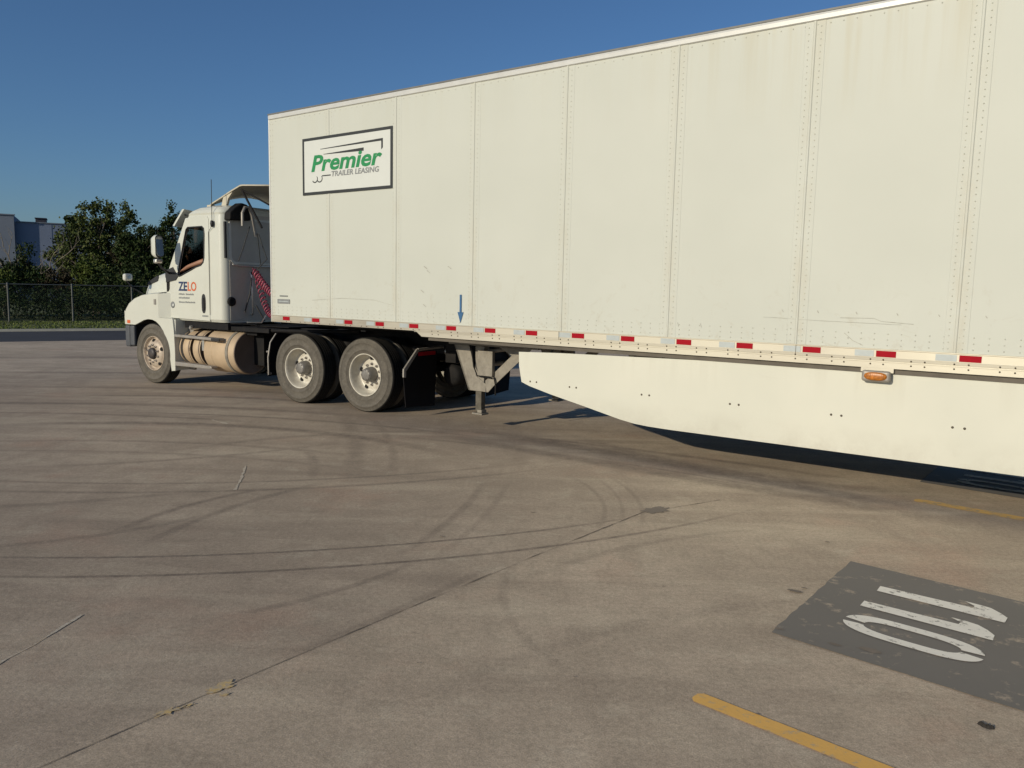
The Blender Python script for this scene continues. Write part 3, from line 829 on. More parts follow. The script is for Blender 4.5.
# ================================================================== TRAILER
TR = empty('box_trailer', (-3.4379, 11.2610, 0), R(53.26015) - math.pi / 2)
tag(TR, 'long white box semi-trailer with a green and black framed logo and white side skirt', 'trailer')
LEN, WID = 16.15, 2.59
ZS, ZT = 1.274, 3.955
seams = [1.262 + 1.219 * k for k in range(13)]
def side_wall(y, out):
    m = MB()
    y2 = y - out * .03
    m.box(0.0, LEN, min(y, y2), max(y, y2), ZS, ZT)
    for s_ in seams:
        if s_ > LEN - .1: continue
        m.add([(s_ - .085, y, ZS), (s_ - .080, y + out * .0025, ZS), (s_ + .080, y + out * .0025, ZS), (s_ + .085, y, ZS),
               (s_ - .085, y, ZT), (s_ - .080, y + out * .0025, ZT), (s_ + .080, y + out * .0025, ZT), (s_ + .085, y, ZT)],
              [(0,1,5,4),(1,2,6,5),(2,3,7,6)])
        # central bead
        pr = [(-.016, .0025), (-.010, .0095), (.004, .0095), (.010, .0025)]
        vs = [(s_ + a, y + out * b, z) for z in (ZS, ZT) for a, b in pr]
        m.add(vs, [(0,1,5,4),(1,2,6,5),(2,3,7,6)])
        z = ZS + .03
        while z < ZT - .01:
            for dx in (-.052, .048):
                m.lathe([(.0065, .0022), (.0045, .0055), (0, .0062)], (s_ + dx, y, z), 'y', 6, 1, out)
            z += .051
    # two rows of rivets above the bottom rail, one below the top rail
    x = .06
    while x < LEN - .03:
        for z in (ZS + .028, ZS + .075, ZS + .122):
            m.lathe([(.006, .001), (.004, .0042), (0, .005)], (x, y, z), 'y', 6, 1, out)
        m.lathe([(.006, .001), (.004, .0042), (0, .005)], (x, y, ZT - .035), 'y', 6, 1, out)
        x += .1016
    for dx in (.04, .085):
        z = ZS + .03
        while z < ZT - .01:
            m.lathe([(.006, .001), (.004, .0042), (0, .005)], (dx, y, z), 'y', 6, 1, out); z += .076
    if out < 0:      # scratches and dents seen on the near side
        def scratch(pts, w):
            q = []
            for i in range(len(pts) - 1):
                n = max(2, int(math.dist(pts[i], pts[i+1]) / .03))
                for k in range(n):
                    u = k / n; q.append((pts[i][0] + (pts[i+1][0] - pts[i][0]) * u, pts[i][1] + (pts[i+1][1] - pts[i][1]) * u))
            q.append(pts[-1]); vs = []
            for i, (a, b) in enumerate(q):
                ww = w * random.uniform(.3, 1.0); vs += [(a, y - .0045, b - ww), (a, y - .0045, b + ww)]
            m.add(vs, [(2*i, 2*i+1, 2*i+3, 2*i+2) for i in range(len(q) - 1)], 2)
        scratch([(7.71,1.515),(7.97,1.52),(8.03,1.497),(8.27,1.483)], .0022)
        scratch([(7.06,1.497),(7.2,1.495),(7.31,1.49),(7.59,1.483),(8.01,1.477),(8.18,1.475)], .0016)
        scratch([(7.75,1.39),(7.82,1.33),(7.9,1.295)], .003)
        scratch([(.9,1.50),(1.5,1.54),(2.1,1.53),(2.45,1.47)], .002)
        for k, xx in enumerate((7.22, 7.52, 7.83, 8.14, 8.44, 8.76, 6.16, 6.24, 6.47)): scratch([(xx, 1.565 - (k > 5) * .15), (xx + .012, 1.55 - (k > 5) * .17)], .008)
        for a, b in ((2.95,1.95),(3.33,1.95),(2.9,1.67),(2.94,1.5),(3.0,1.9)): scratch([(a, b), (a + .05, b - .03)], .006)
    return m.build('side_panel', ['panel', 'rivet', 'scuff'], TR, label='near side panel with riveted seams' if out < 0 else None)
side_wall(0.0, -1); side_wall(WID, 1)
m = MB(); m.box(-.0, .04, .031, WID - .031, 1.18, 3.955); m.box(-.05, 0, .06, .12, 1.2, 3.9); m.box(-.05, 0, WID-.12, WID-.06, 1.2, 3.9)
m.build('front_wall', 'panel', TR, bevel=.01)
m = MB(); m.box(-.002, .022, -.008, .05, 1.176, 3.99); m.build('corner_post', 'top_rail', TR, bevel=.006)
m = MB(); m.box(-.002, .022, WID - .05, WID + .008, 1.176, 3.99); m.build('corner_post', 'top_rail', TR, bevel=.006)
for y, o in ((0, -1), (WID, 1)):
    m = MB()
    P = [(y + o * .004, 3.95), (y + o * .017, 3.958), (y + o * .020, 3.992), (y + o * .014, 4.010), (y - o * .02, 4.012), (y - o * .02, 3.95)]
    m.prism(P, 'x', .013, LEN); m.build('top_rail', 'top_rail', TR)
m = MB(); m.box(0, LEN, -.018, WID + .018, 4.0125, 4.030); m.build('roof', 'roof_edge', TR)
# bottom rails
def bottom_rail(y, o):
    m = MB()
    m.prism([(y - o*.03, 1.18), (y + o*.010, 1.178), (y + o*.012, 1.200), (y + o*.008, 1.203), (y + o*.008, 1.262), (y + o*.014, 1.266), (y + o*.014, 1.273), (y - o*.03, 1.273)], 'x', .013, LEN)
    m.prism([(2.82, 1.1775), (2.92, 1.112), (LEN, 1.122), (LEN, 1.1775)], 'y', *( (y - .004, y + .03) if o < 0 else (y - .03, y + .004)))
    m.prism([(2.80, 1.172), (2.80, 1.166), (2.9, 1.166), (LEN, 1.166), (LEN, 1.173)], 'y', *( (y - .010, y - .004) if o < 0 else (y + .004, y + .010)))
    x = .35
    while x < LEN - .2:
        for dx in (0, .098):
            for z, yy in (((1.186, .011), (1.148, .004)) if x > 2.8 else ((1.192, .011),)):
                if x + dx < 2.9 and z < 1.17: continue
                m.lathe([(.0075, -.002), (.0065, .004), (0, .006)], (x + dx, y + o * yy, z), 'y', 8, 1, o)
        x += .3048
    for x in (4.9, 7.36, 9.8): m.box(x, x + .003, y - .0145 if o < 0 else y + .012, y - .012 if o < 0 else y + .0145, 1.18, 1.27, 1)
    m.build('bottom_rail', ['rail', 'rivet_dark'], TR)
bottom_rail(0, -1); bottom_rail(WID, 1)
reds = [.27,.90,1.55,2.13,2.72,3.32,3.9,4.47,5.06,5.64,6.24,6.83,7.42,8.01,8.61]
while reds[-1] < 15: reds.append(reds[-1] + .592)
for x in reds:
    m = MB(); m.box(x, x + .150, -.0115, -.0085, 1.208, 1.258); m.build('red_reflector', 'red_tape', TR)
    if x > .4:
        m = MB(); m.box(x - .165, x - .018, -.0112, -.0085, 1.208, 1.258); m.build('silver_reflector', 'silver_tape', TR)
# floor and cross members
m = MB(); m.box(.05, LEN - .05, .04, WID - .04, 1.24, 1.272)
x = 3.1
while x < LEN - .1:
    m.box(x, x + .05, .04, WID - .04, 1.235, 1.24); m.box(x + .022, x + .028, .04, WID - .04, 1.13, 1.24); m.box(x, x + .05, .04, WID - .04, 1.122, 1.13)
    x += .3048
m.build('floor_frame', 'chassis_black', TR)
m = MB(); m.box(3.0, LEN, .031, .039, 1.07, 1.24); m.build('side_beam', 'beam_brown', TR)
m = MB(); m.box(.05, 2.85, .12, WID - .12, 1.15, 1.23); m.box(.1, 2.9, .75, 1.0, 1.09, 1.15); m.box(.1, 2.9, 1.6, 1.85, 1.09, 1.15); m.box(.1, 1.6, .8, 1.8, 1.075, 1.089)
m.build('upper_coupler', 'chassis_black', TR, bevel=.01)
# side skirts
SK = [(4.345,1.015),(4.352,.86),(4.39,.685),(4.50,.648),(4.786,.582),(5.255,.488),(5.638,.408),(5.80,.384),(5.955,.374),(6.2,.369),(7.1,.369),(11.4,.369),(11.42,1.085),(9.03,1.082),(7.08,1.080),(4.87,1.035),(4.6,1.025)]
for y, o in ((.045, -1), (WID - .045, 1)):
    m = MB(); m.prism(SK, 'y', y - .004, y + .004)
    for bx in (4.55, 5.06, 5.91, 6.82, 7.72, 8.64, 9.55, 10.45):
        for dx in (-.042, .042):
            m.lathe([(.011, -.002), (.010, .003), (0, .006)], (bx + dx, y + o * .004, .70 if bx < 5 else .685), 'y', 8, 1, o)
    m.build('side_skirt', ['skirt', 'rivet_dark'], TR)
for bx in (4.55, 5.91, 6.82, 7.72, 8.64, 9.55, 10.45):
    for y in (.05, WID - .05):
        s_ = 1 if y < 1 else -1
        m = MB(); m.tube([(bx, y + s_ * .01, .70), (bx, y + s_ * .45, 1.12)], .018, 6)
        m.build('skirt_brace', 'steel_grey', TR)
# amber marker lamp
lm = MB(); lm.box(7.915, 8.135, -.045, .01, 1.003, 1.095); lo = lm.build('marker_lamp', 'steel_grey', TR, bevel=.022, seg=3)
m = MB(); vs = []; N = 32
def oval(k, ax, az, y): a = 2*math.pi*k/N; return (8.025 + ax * math.copysign(abs(math.cos(a)) ** .7, math.cos(a)), y, 1.049 + az * math.copysign(abs(math.sin(a)) ** .9, math.sin(a)))
m.loft([[oval(k, .088, .034, -.044) for k in range(N)], [oval(k, .085, .032, -.053) for k in range(N)], [oval(k, .065, .022, -.058) for k in range(N)], [oval(k, .02, .006, -.059) for k in range(N)]], cap1=True)
for k in range(9): m.box(7.957 + k * .016, 7.961 + k * .016, -.061, -.057, 1.03, 1.068)
m.build('lens', 'amber_lens', lo)
m = MB(); m.box(7.9, 8.15, -.002, .03, 1.08, 1.13); m.build('lamp_bracket', 'rail', lo)
# decals
def frame_rect(m, x0, x1, z0, z1, w, y, mi=0):
    m.box(x0, x1, y, y + .002, z1 - w, z1, mi); m.box(x0, x1, y, y + .002, z0, z0 + w, mi)
    m.box(x0, x0 + w, y, y + .002, z0 + w, z1 - w, mi); m.box(x1 - w, x1, y, y + .002, z0 + w, z1 - w, mi)
m = MB(); m.box(.74, 2.42, -.0102, -.0020, 2.895, 3.62); dc = m.build('logo_sign', 'decal_white', TR, label='white logo panel with a black border')
m = MB(); frame_rect(m, .735, 2.425, 2.89, 3.625, .036, -.0122); m.build('logo_border', 'decal_black', dc)
m = MB()
m.prism([(1.10, 3.468), (2.26, 3.498), (2.26, 3.385), (2.232, 3.365), (2.232, 3.468), (1.10, 3.461)], 'y', -.0122, -.0102)
m.prism([(1.16, 3.398), (1.92, 3.415), (1.92, 3.375), (1.16, 3.392)], 'y', -.0122, -.0102)
# hooked wheels under the wordmark
for cx in (.985, 1.08):
    P = []; 
    for k in range(13):
        a = R(-150) + R(190) * k / 12; P.append((cx + .058 * math.cos(a), 3.062 + .05 * math.sin(a)))
    for k in range(12, -1, -1):
        a = R(-150) + R(190) * k / 12; P.append((cx + .045 * math.cos(a), 3.066 + .04 * math.sin(a)))
    m.prism([(a, b + .028) for a, b in P], 'y', -.0122, -.0102)
m.box(1.13, 1.30, -.0122, -.0102, 3.116, 3.130)
m.build('logo_lines', 'decal_black', dc)
lettering('wordmark', 'Premier', 'decal_green', dc, .915, 3.192, -.0125, .205, 1.335, shear=.22, bold=.028)
lettering('small_lettering', 'TRAILER LEASING', 'decal_grey', dc, 1.315, 3.104, -.0125, .066, .88, shear=.12, bold=.022)
m = MB(); m.box(3.518, 3.546, -.0075, -.0055, 1.42, 1.625); m.prism([(3.488, 1.425), (3.576, 1.425), (3.532, 1.30)], 'y', -.0075, -.0055)
m.build('arrow_decal', 'decal_blue', TR)
m = MB(); m.box(.15, .42, -.0075, -.0052, 1.438, 1.50); dk = m.build('id_plate', 'decal_grey', TR)
m = MB(); m.box(.18, .39, -.0088, -.0076, 1.463, 1.475); m.build('plate_text', 'silver_tape', dk)
m = MB()
for k in range(9): m.box(.20 + k * .02, .214 + k * .02, -.0068, -.0052, 1.535, 1.552)
m.build('unit_number', 'decal_grey', TR)
# landing gear, near then copied to the far side
def landing(y, o):
    n0 = len(bpy.data.objects)
    g = MB()
    y0, y1 = (y - .06, y - .052) if o < 0 else (y + .052, y + .06)
    g.prism([(3.20,1.05),(3.44,1.05),(3.50,.86),(3.56,.68),(3.70,.60),(3.73,.50),(3.44,.50)], 'y', y0, y1)
    g.prism([(4.40,1.075),(4.20,1.06),(3.80,.715),(3.70,.64),(3.70,.50),(3.745,.50),(3.83,.585)], 'y', y0, y1)
    g.prism([(3.90,1.05),(4.25,1.05),(4.25,1.01),(4.10,.955)], 'y', y0 + .002, y1 + .002)
    g.prism([(3.20,1.05),(3.23,1.05),(3.47,.50),(3.44,.50)], 'y', y0, y1 + .06)
    g.box(3.1, 4.45, y - .05, y + .05, 1.05, 1.11)
    r_ = g.build('landing_gear', 'dusty_steel', TR, bevel=.004)
    l = MB(); l.box(3.53, 3.67, y - .05, y + .05, .5, 1.05); l.box(3.535, 3.625, y - .04, y + .04, .245, .52, 1); l.build('leg', ['dusty_steel', 'leg_tube'], r_, bevel=.006)
    f = MB(); f.box(3.50, 3.66, y - .07, y + .07, .208, .232); f.box(3.57, 3.64, y - .05, y + .05, .232, .27); f.build('foot', 'dusty_steel', r_, bevel=.008)
    b = MB(); b.box(3.615, 3.84, y0 - .05, y0 - .001, .70, 1.0); b.tube([(3.50, y0 - .03, 1.04), (3.54, y0 - .03, .8), (3.60, y0 - .03, .69), (3.82, y0 - .03, .68)], .009, 6, 1)
    b.tube([(3.85, y0 - .02, .69), (3.88, y0 - .03, .6), (3.88, y0 - .03, .48)], .01, 6, 1); b.build('gearbox', ['dusty_steel', 'chassis_black'], r_, bevel=.008)
    r_.location = (-.11, 0, -.035)
landing(.46, -1); landing(WID - .46, 1)
m = MB(); m.tube([(3.6, .4, .8), (3.6, WID - .4, .8)], .03, 8); m.tube([(3.6, .4, .95), (4.4, WID/2, 1.12)], .025, 6); m.tube([(3.6, WID - .4, .95), (4.4, WID/2, 1.12)], .025, 6)
m.build('gear_cross_shaft', 'steel_grey', TR)
# rear bogie, doors and bumper
m = MB(); m.box(LEN - .04, LEN, .03, WID/2 - .01, 1.15, 3.95); m.box(LEN - .04, LEN, WID/2 + .01, WID - .03, 1.15, 3.95); m.build('rear_door', 'panel', TR, bevel=.01)
m = MB(); m.box(11.6, 15.4, .75, .87, .75, 1.1); m.box(11.6, 15.4, WID-.87, WID-.75, .75, 1.1)
for x in (12.9, 14.15): m.tube([(x, .4, .508), (x, WID - .4, .508)], .065, 12)
m.box(LEN - .1, LEN - .02, .15, WID - .15, .5, .6); m.box(LEN - .1, LEN - .03, .8, .9, .6, 1.15); m.box(LEN - .1, LEN - .03, 1.7, 1.8, .6, 1.15)
m.build('bogie_frame', 'chassis_black', TR)
for x in (12.9, 14.15):
    wheel(TR, x, .06, 1, 'drive'); wheel(TR, x, .39, 1, 'inner'); wheel(TR, x, WID - .06, -1, 'drive'); wheel(TR, x, WID - .39, -1, 'inner')

# ================================================================== TRACTOR
TK = empty('semi_truck', (-2.00595, 10.61628, 0), R(57.019) - math.pi / 2)
tag(TK, 'white day-cab semi truck coupled to the front of the box trailer', 'truck')
TW = 2.44; CT = TW / 2
S1, S2 = -1.29, -4.86
for x in (0.0, S1):
    wheel(TK, x, 0, 1, 'drive'); wheel(TK, x, .33, 1, 'inner'); wheel(TK, x, TW, -1, 'drive'); wheel(TK, x, TW - .33, -1, 'inner')
wheel(TK, S2, .02, 1, 'steer'); wheel(TK, S2, TW - .02, -1, 'steer')
m = MB()
for y in (.79, 1.57): m.box(-5.6, 1.05, y, y + .08, .80, 1.03)
for x in (-5.3, -4.0, -2.9, -1.9, -.65, .9): m.box(x, x + .12, .87, 1.57, .84, 1.0)
for x in (0.0, S1):
    m.tube([(x, .5, .508), (x, TW - .5, .508)], .075, 12); m.lathe([(0, -.2), (.14, -.18), (.2, -.06), (.2, .06), (.14, .18), (0, .2)], (x, CT, .53), 'y', 20)
    m.box(x - .55, x + .55, .64, .74, .60, .70); m.box(x - .55, x + .55, 1.70, 1.80, .60, .70)
    m.tube([(x + .35, .69, .65), (x + .35, .69, .90)], .12, 12); m.tube([(x + .35, 1.75, .65), (x + .35, 1.75, .90)], .12, 12)
m.tube([(S2, .3, .50), (S2, TW - .3, .50)], .06, 10)
m.box(-3.9, -2.2, 1.0, 1.45, .55, .9); m.tube([(-4.2, CT, .75), (S1, CT, .62)], .06, 10)
m.box(-5.5, -4.1, .95, 1.5, .55, 1.1)
m.tube([(-2.4, .95, .6), (-2.4, .95, .95)], .13, 12); m.box(-2.5, -1.95, .75, 1.05, .70, 1.0)
m.build('chassis', 'chassis_black', TK)
m = MB(); m.box(-.65, .45, .72, 1.72, 1.035, 1.07); m.prism([(-.45, .78), (.35, .78), (.6, 1.0), (.6, 1.12), (.2, 1.18), (.2, 1.26), (.6, 1.32), (.6, 1.44), (.35, 1.66), (-.45, 1.66)], 'z', 1.075, 1.11) if False else m.box(-.6, .35, .8, 1.64, 1.0705, 1.073)
m.build('fifth_wheel', 'chassis_black', TK, bevel=.008)
# deck plate and clutter behind the cab
m = MB(); m.box(-3.0, -2.1, .55, 1.9, 1.035, 1.05); m.box(-2.95, -2.6, .35, .75, .9, 1.035); m.tube([(-2.3, .3, 1.0), (-1.4, .4, 1.02), (-.6, .55, 1.05)], .03, 6)
m.box(-3.2, -2.2, .25, .5, .96, 1.03)
m.build('deck_plate', 'chassis_black', TK, bevel=.01)
# ---- cab
RC = .12
def rr_ring(x0, x1, y0, y1, rf, rb, z, n=12):
    """rounded rectangle ring: x0 front, x1 rear"""
    P = []
    for cx, cy, r_, a0 in ((x1 - rb, y0 + rb, rb, -90), (x1 - rb, y1 - rb, rb, 0), (x0 + rf, y1 - rf, rf, 90), (x0 + rf, y0 + rf, rf, 180)):
        for k in range(n): a = R(a0 + 90 * k / (n - 1)); P.append((cx + r_ * math.cos(a), cy + r_ * math.sin(a), z))
    return P
CY0, CY1 = .155, TW - .155
XR = -3.13
m = MB()
m.loft([rr_ring(-4.58, XR, CY0 + .03, CY1 - .03, .08, RC, 1.085), rr_ring(-4.60, XR, CY0, CY1, .08, RC, 1.13), rr_ring(-4.60, XR, CY0, CY1, .08, RC, 1.15), rr_ring(-4.60, XR, CY0, CY1, .08, RC, 1.5), rr_ring(-4.57, XR, CY0, CY1, .08, RC, 1.78)], smooth=False)
# roof
m.loft([rr_ring(-4.10, XR, CY0 + .0, CY1 - .0, .10, RC, 2.64), rr_ring(-4.05, XR, CY0 + .004, CY1 - .004, .12, RC, 2.77), rr_ring(-4.03, XR, CY0 - .004, CY1 + .004, .12, RC, 2.80), rr_ring(-3.98, XR + .004, CY0 + .02, CY1 - .02, .14, .14, 2.845),
        rr_ring(-3.90, XR - .01, CY0 + .06, CY1 - .06, .2, .18, 2.89), rr_ring(-3.75, XR - .06, CY0 + .16, CY1 - .16, .25, .22, 2.925), rr_ring(-3.5, XR - .25, CY0 + .5, CY1 - .5, .2, .2, 2.945)], cap1=True, smooth=False)
# rear wall with its rounded corners
def back_strip(z):
    P = rr_ring(-4.6, XR, CY0, CY1, .08, RC, z)
    return ([(-3.50, CY0, z)] + P[:24] + [(-3.50, CY1, z)])
m.loft([back_strip(z) for z in (1.78, 2.1, 2.4, 2.64)], closed=False, smooth=False)
cab = m.build('cab', ['truck_white', 'interior_dark'], TK, solid=.03, fixn=False)
cab.modifiers['solid'].material_offset = 1; cab.modifiers['solid'].offset = -1
for y in (CY0, CY1 - .06):
    m = MB(); m.prism([(-4.58,1.86),(-4.06,2.74),(-3.96,2.74),(-4.46,1.86)], 'y', y, y + .06)
    m.build('windscreen_pillar', 'truck_white', cab, bevel=.015)
# doors
WIN = [(-4.28,1.82),(-4.24,1.96),(-4.10,2.36),(-4.03,2.55),(-3.99,2.585),(-3.62,2.59),(-3.575,2.56),(-3.565,2.48),(-3.585,2.10),(-3.61,2.03),(-3.67,1.985),(-3.80,1.955),(-3.95,1.90),(-4.10,1.85),(-4.20,1.815),(-4.25,1.805)]
DO = [(-4.50,1.12),(-3.475,1.10),(-3.455,2.70),(-3.50,2.755),(-3.93,2.76),(-4.02,2.72),(-4.11,2.55),(-4.25,2.27),(-4.40,1.97),(-4.50,1.80)]
for sgn, ya in ((-1, CY0 - .008), (1, CY1 - .022)):
    m = MB(); m.plate(DO, [WIN], ya, ya + .03)
    d = m.build('door', 'truck_white', TK, bevel=.006)
    m = MB(); m.plate(DO, [WIN], *((ya + .0305, ya + .036) if sgn < 0 else (ya - .006, ya - .0005))); m.build('door_trim', 'interior_dark', d)
    m = MB(); W2 = WIN
    if sgn > 0: m.prism([(x, z) for x, z in WIN], 'y', ya + .010, ya + .014); m.build('window_glass', 'window_glass', d)
    # rubber seal
    m = MB(); yy = ya - .002 if sgn < 0 else ya + .032
    m.tube([(x, yy + .002, z) for x, z in WIN] + [(WIN[0][0], yy + .002, WIN[0][1])], .012, 6, cap=False); m.build('window_seal', 'black_plastic', d)
    if sgn < 0:
        m = MB(); P = []
        for k in range(20):
            a = 2 * math.pi * k / 20; P.append((-3.62 + .055 * math.copysign(abs(math.cos(a)) ** .8, math.cos(a)), 1.375 + .155 * math.copysign(abs(math.sin(a)) ** .7, math.sin(a))))
        m.prism(P, 'y', ya - .004, ya + .004); m.box(-3.645, -3.60, ya - .022, ya - .004, 1.27, 1.47); m.build('door_handle', 'black_plastic', d, bevel=.004)
        lettering('door_lettering', 'ZE', 'decal_navy', d, -4.275, 1.575, ya - .003, .145, .235, bold=.03)
        lettering('door_lettering', 'LO', 'decal_orange', d, -4.025, 1.575, ya - .003, .145, .225, bold=.02)
        m = MB()
        for z, runs in ((1.515, ((-4.27, -4.13), (-4.08, -3.88))), (1.455, ((-4.27, -4.22), (-4.19, -3.98))), (1.385, ((-4.27, -4.13), (-4.10, -3.84)))):
            for a, b in runs:
                x = a
                while x < b:
                    w = random.uniform(.010, .02); m.box(x, x + w, ya - .003, ya - .0005, z - .012, z + random.choice((.010, .016))); x += w + .008
        m.build('text_rows', 'decal_grey', d)
        m = MB(); x = -3.66
        for k in range(7): m.box(x + k * .022, x + k * .022 + .014, ya - .003, ya - .0005, 1.165, 1.19)
        m.build('door_number', 'decal_grey', d)
        m = MB(); m.lathe([(.055, .0), (.055, .003), (.0, .004)], (-4.44, ya, 1.335), 'y', 20, 0, -1); m.lathe([(.0, .005), (.02, .0045)], (-4.43, ya, 1.33), 'y', 12, 1, -1); m.build('round_badge', ['decal_grey', 'decal_white'], d)
        m = MB(); m.lathe([(0,.05),(.022,.04),(.03,0),(.02,-.05),(0,-.06)], (-3.335, CY0 - .03, 2.63), 'z', 12); m.tube([(-3.335, CY0 - .03, 2.66), (-3.33, CY0 - .03, 3.30)], .0055, 5); m.tube([(-3.335, CY0 - .03, 2.6), (-3.455, CY0 - .012, 2.5), (-3.462, CY0 - .012, 1.2)], .004, 5)
        m.build('antenna', 'black_plastic', TK)
# windscreen
m = MB(); m.add([(-4.55, CY0 + .08, 1.84), (-4.55, CY1 - .08, 1.84), (-4.02, CY1 - .08, 2.74), (-4.02, CY0 + .08, 2.74)], [(0, 1, 2, 3)]); m.build('windscreen', 'window_glass', TK, solid=.006)
# sun visor
m = MB()
P = [(-4.42, 2.63), (-4.385, 2.615), (-4.15, 2.84), (-4.10, 2.885), (-4.16, 2.88)]
m.loft([[(x - .16 * (1 - (2 * k / 12 - 1) ** 2), CY0 + .02 + (CY1 - CY0 - .04) * k / 12, z - .03 * (1 - (2 * k / 12 - 1) ** 2)) for x, z in P] for k in range(13)], cap0=True, cap1=True, smooth=False); vz = m.build('sun_visor', 'truck_white', TK, bevel=.01)
m = MB(); m.tube([(-4.2, CY0 + .1, 2.80), (-4.02, CY0 + .1, 2.76)], .012, 6); m.tube([(-4.2, CY1 - .1, 2.80), (-4.02, CY1 - .1, 2.76)], .012, 6); m.build('visor_bracket', 'black_plastic', vz)
# rear window & fittings on back wall
m = MB(); yz = rr_ring(2.02, 2.72, .30, 2.14, .10, .10, 0, 6)
ringo = [(XR + .022, p[1], p[0]) for p in rr_ring(2.01, 2.74, .27, 2.17, .12, .12, 0, 6)]
ringi = [(XR + .024, p[1], p[0]) for p in rr_ring(2.045, 2.705, .305, 2.135, .09, .09, 0, 6)]
m.loft([[(XR - .0, p[1], p[2]) for p in ringo], ringo, ringi], smooth=False); fr_ = m.build('rear_window_frame', 'top_rail', cab)
m = MB(); m.add([(XR + .016, p[1], p[2]) for p in ringi], [tuple(range(len(ringi)))]); m.build('rear_window', 'window_grey', cab, fixn=False)
m = MB(); m.box(XR - .02, XR + .012, .195, .225, 2.1, 2.66); m.build('rear_cover_strip', 'black_plastic', cab)
m = MB(); m.box(XR + .001, XR + .006, CY0 + .12, CY1 - .12, 1.12, 2.80); m.build('back_panel', 'cab_back', cab)
m = MB(); m.lathe([(.075, 0), (.07, .03), (.045, .04), (0, .02)], (XR + .006, .29, 1.42), 'x', 18, 0, 1); m.build('filler_port', 'chassis_black', cab)
m = MB(); m.tube([(XR + .03, .66, 1.20), (XR + .07, .655, 1.24), (XR + .07, .64, 1.84), (XR + .03, .64, 1.88)], .014, 8); m.tube([(XR + .05, .30, 2.005), (XR + .05, .42, 1.985), (XR + .05, 1.9, 2.0)], .014, 8); m.build('grab_handle', 'bright_steel', cab)
# intake hump and stack on the back of the cab
m = MB(); m.prism([(.21, 2.68), (.22, 2.80), (.30, 2.87), (.44, 2.965), (.56, 2.94), (.62, 2.70)], 'x', XR - .05, XR + .12); m.build('intake_duct', 'chassis_black', TK, bevel=.02)
m = MB(); m.tube([(XR + .2, .38, 2.60), (XR + .2, .38, 2.80), (XR + .2, .43, 2.89), (XR + .2, .50, 2.90), (XR + .2, .56, 2.8), (XR + .22, .62, 2.45)], .022, 10); m.build('grey_pipe', 'steel_grey', TK)
# roof fairing: sloping skin rising to the rear, open at the back, with a returned side and struts
m = MB()
def fr_ring(x, z, y0, drop, crown=.03):
    y1 = TW - y0; n = 14; P = [(x, y0 - .01, z - drop)]
    for k in range(n + 1):
        u = k / n; P.append((x, y0 + (y1 - y0) * u, z + crown * math.sin(math.pi * u)))
    P.append((x, y1 + .01, z - drop)); return P
m.loft([fr_ring(-3.76, 2.945, .40, .015, .21), fr_ring(-3.70, 2.975, .38, .02, .20), fr_ring(-3.4, 3.07, .36, .025, .13), fr_ring(-3.15, 3.155, .35, .025, .08), fr_ring(-2.92, 3.225, .34, .025, .03), fr_ring(-2.86, 3.225, .34, .02, .03), fr_ring(-2.2, 3.19, .36, .02, .03)], closed=False)
for yy in (.42, TW - .42): m.box(-3.80, -3.70, yy - .04, yy + .04, 2.90, 2.955)
m.build('roof_fairing', ['fairing_inside'], TK, solid=.012)
for yy in (.38, TW - .38): m = MB(); m.prism([(-3.42, 2.90), (-3.30, 2.90), (-3.24, 3.03), (-3.12, 3.14), (-3.2, 3.13), (-3.36, 3.05)], 'y', yy - .02, yy + .02); m.build('fairing_bracket', 'fairing_inside', TK)
for y in (.40, TW - .40):
    m = MB(); m.tube([(-2.96, y, 3.16), (-2.50, y + (.0), 2.56)], .017, 6); m.tube([(-2.96, y, 3.16), (-2.33, y, 2.90)], .014, 6)
    m.build('fairing_strut', 'chassis_black', TK)
# cowl wedge and mirrors
m = MB(); m.prism([(-4.60,1.90),(-4.40,1.955),(-4.27,1.80),(-4.33,1.74),(-4.60,1.70)], 'y', CY0 - .02, CY0 - .009); m.prism([(-4.60,1.90),(-4.46,1.95),(-4.3,1.80),(-4.60,1.70)], 'y', CY1 + .009, CY1 + .02)
m.box(-4.72, -4.52, CY0 + .05, CY1 - .05, 1.78, 1.86); m.build('cowl', 'black_plastic', TK, bevel=.006)
def mirror(y, o):
    m = MB()
    # housing facing forward, glass facing rearward (+x)
    yc = y; w = .068
    def R_(x, sc, z0=2.09, z1=2.45): return [(x, yc + (p[1]) * sc, (z0 + z1) / 2 + (p[0]) * sc) for p in rr_ring(-(z1 - z0) / 2, (z1 - z0) / 2, -w, w, .06, .06, 0, 6)]
    m.loft([R_(-4.42, .55), R_(-4.40, .85), R_(-4.34, 1.0), R_(-4.27, 1.0)], cap0=True, cap1=True)
    h = m.build('mirror', 'truck_white', TK, bevel=.0)
    m = MB(); g = [(-4.264, a, b) for _, a, b in R_(0, .86)]; g = [(x - (b - 2.27) * .16 + .012, a, b) for x, a, b in g]; m.add(g, [tuple(range(len(g)))]); m.build('mirror_glass', 'mirror_glass', h, fixn=True)
    m = MB(); r2 = R_(-4.268, 1.0); r3 = [(-4.262, a, b) for _, a, b in R_(0, .88)]; m.loft([r2, r3], smooth=False); m.build('mirror_edge', 'black_plastic', h)
    m = MB(); m.tube([(-4.30, yc, 2.12), (-4.30, yc, 2.0), (-4.34, yc - o * .08, 1.93), (-4.50, CY0 - .01 if o < 0 else CY1 + .01, 1.85)], .018, 8); m.build('mirror_arm', 'black_plastic', h)
    m = MB(); m.box(-4.36, -4.27, yc - .06, yc + .06, 2.0, 2.07); m.build('spot_mirror', 'bright_steel', h, bevel=.02)
mirror(-.18, -1); mirror(TW + .18, 1)
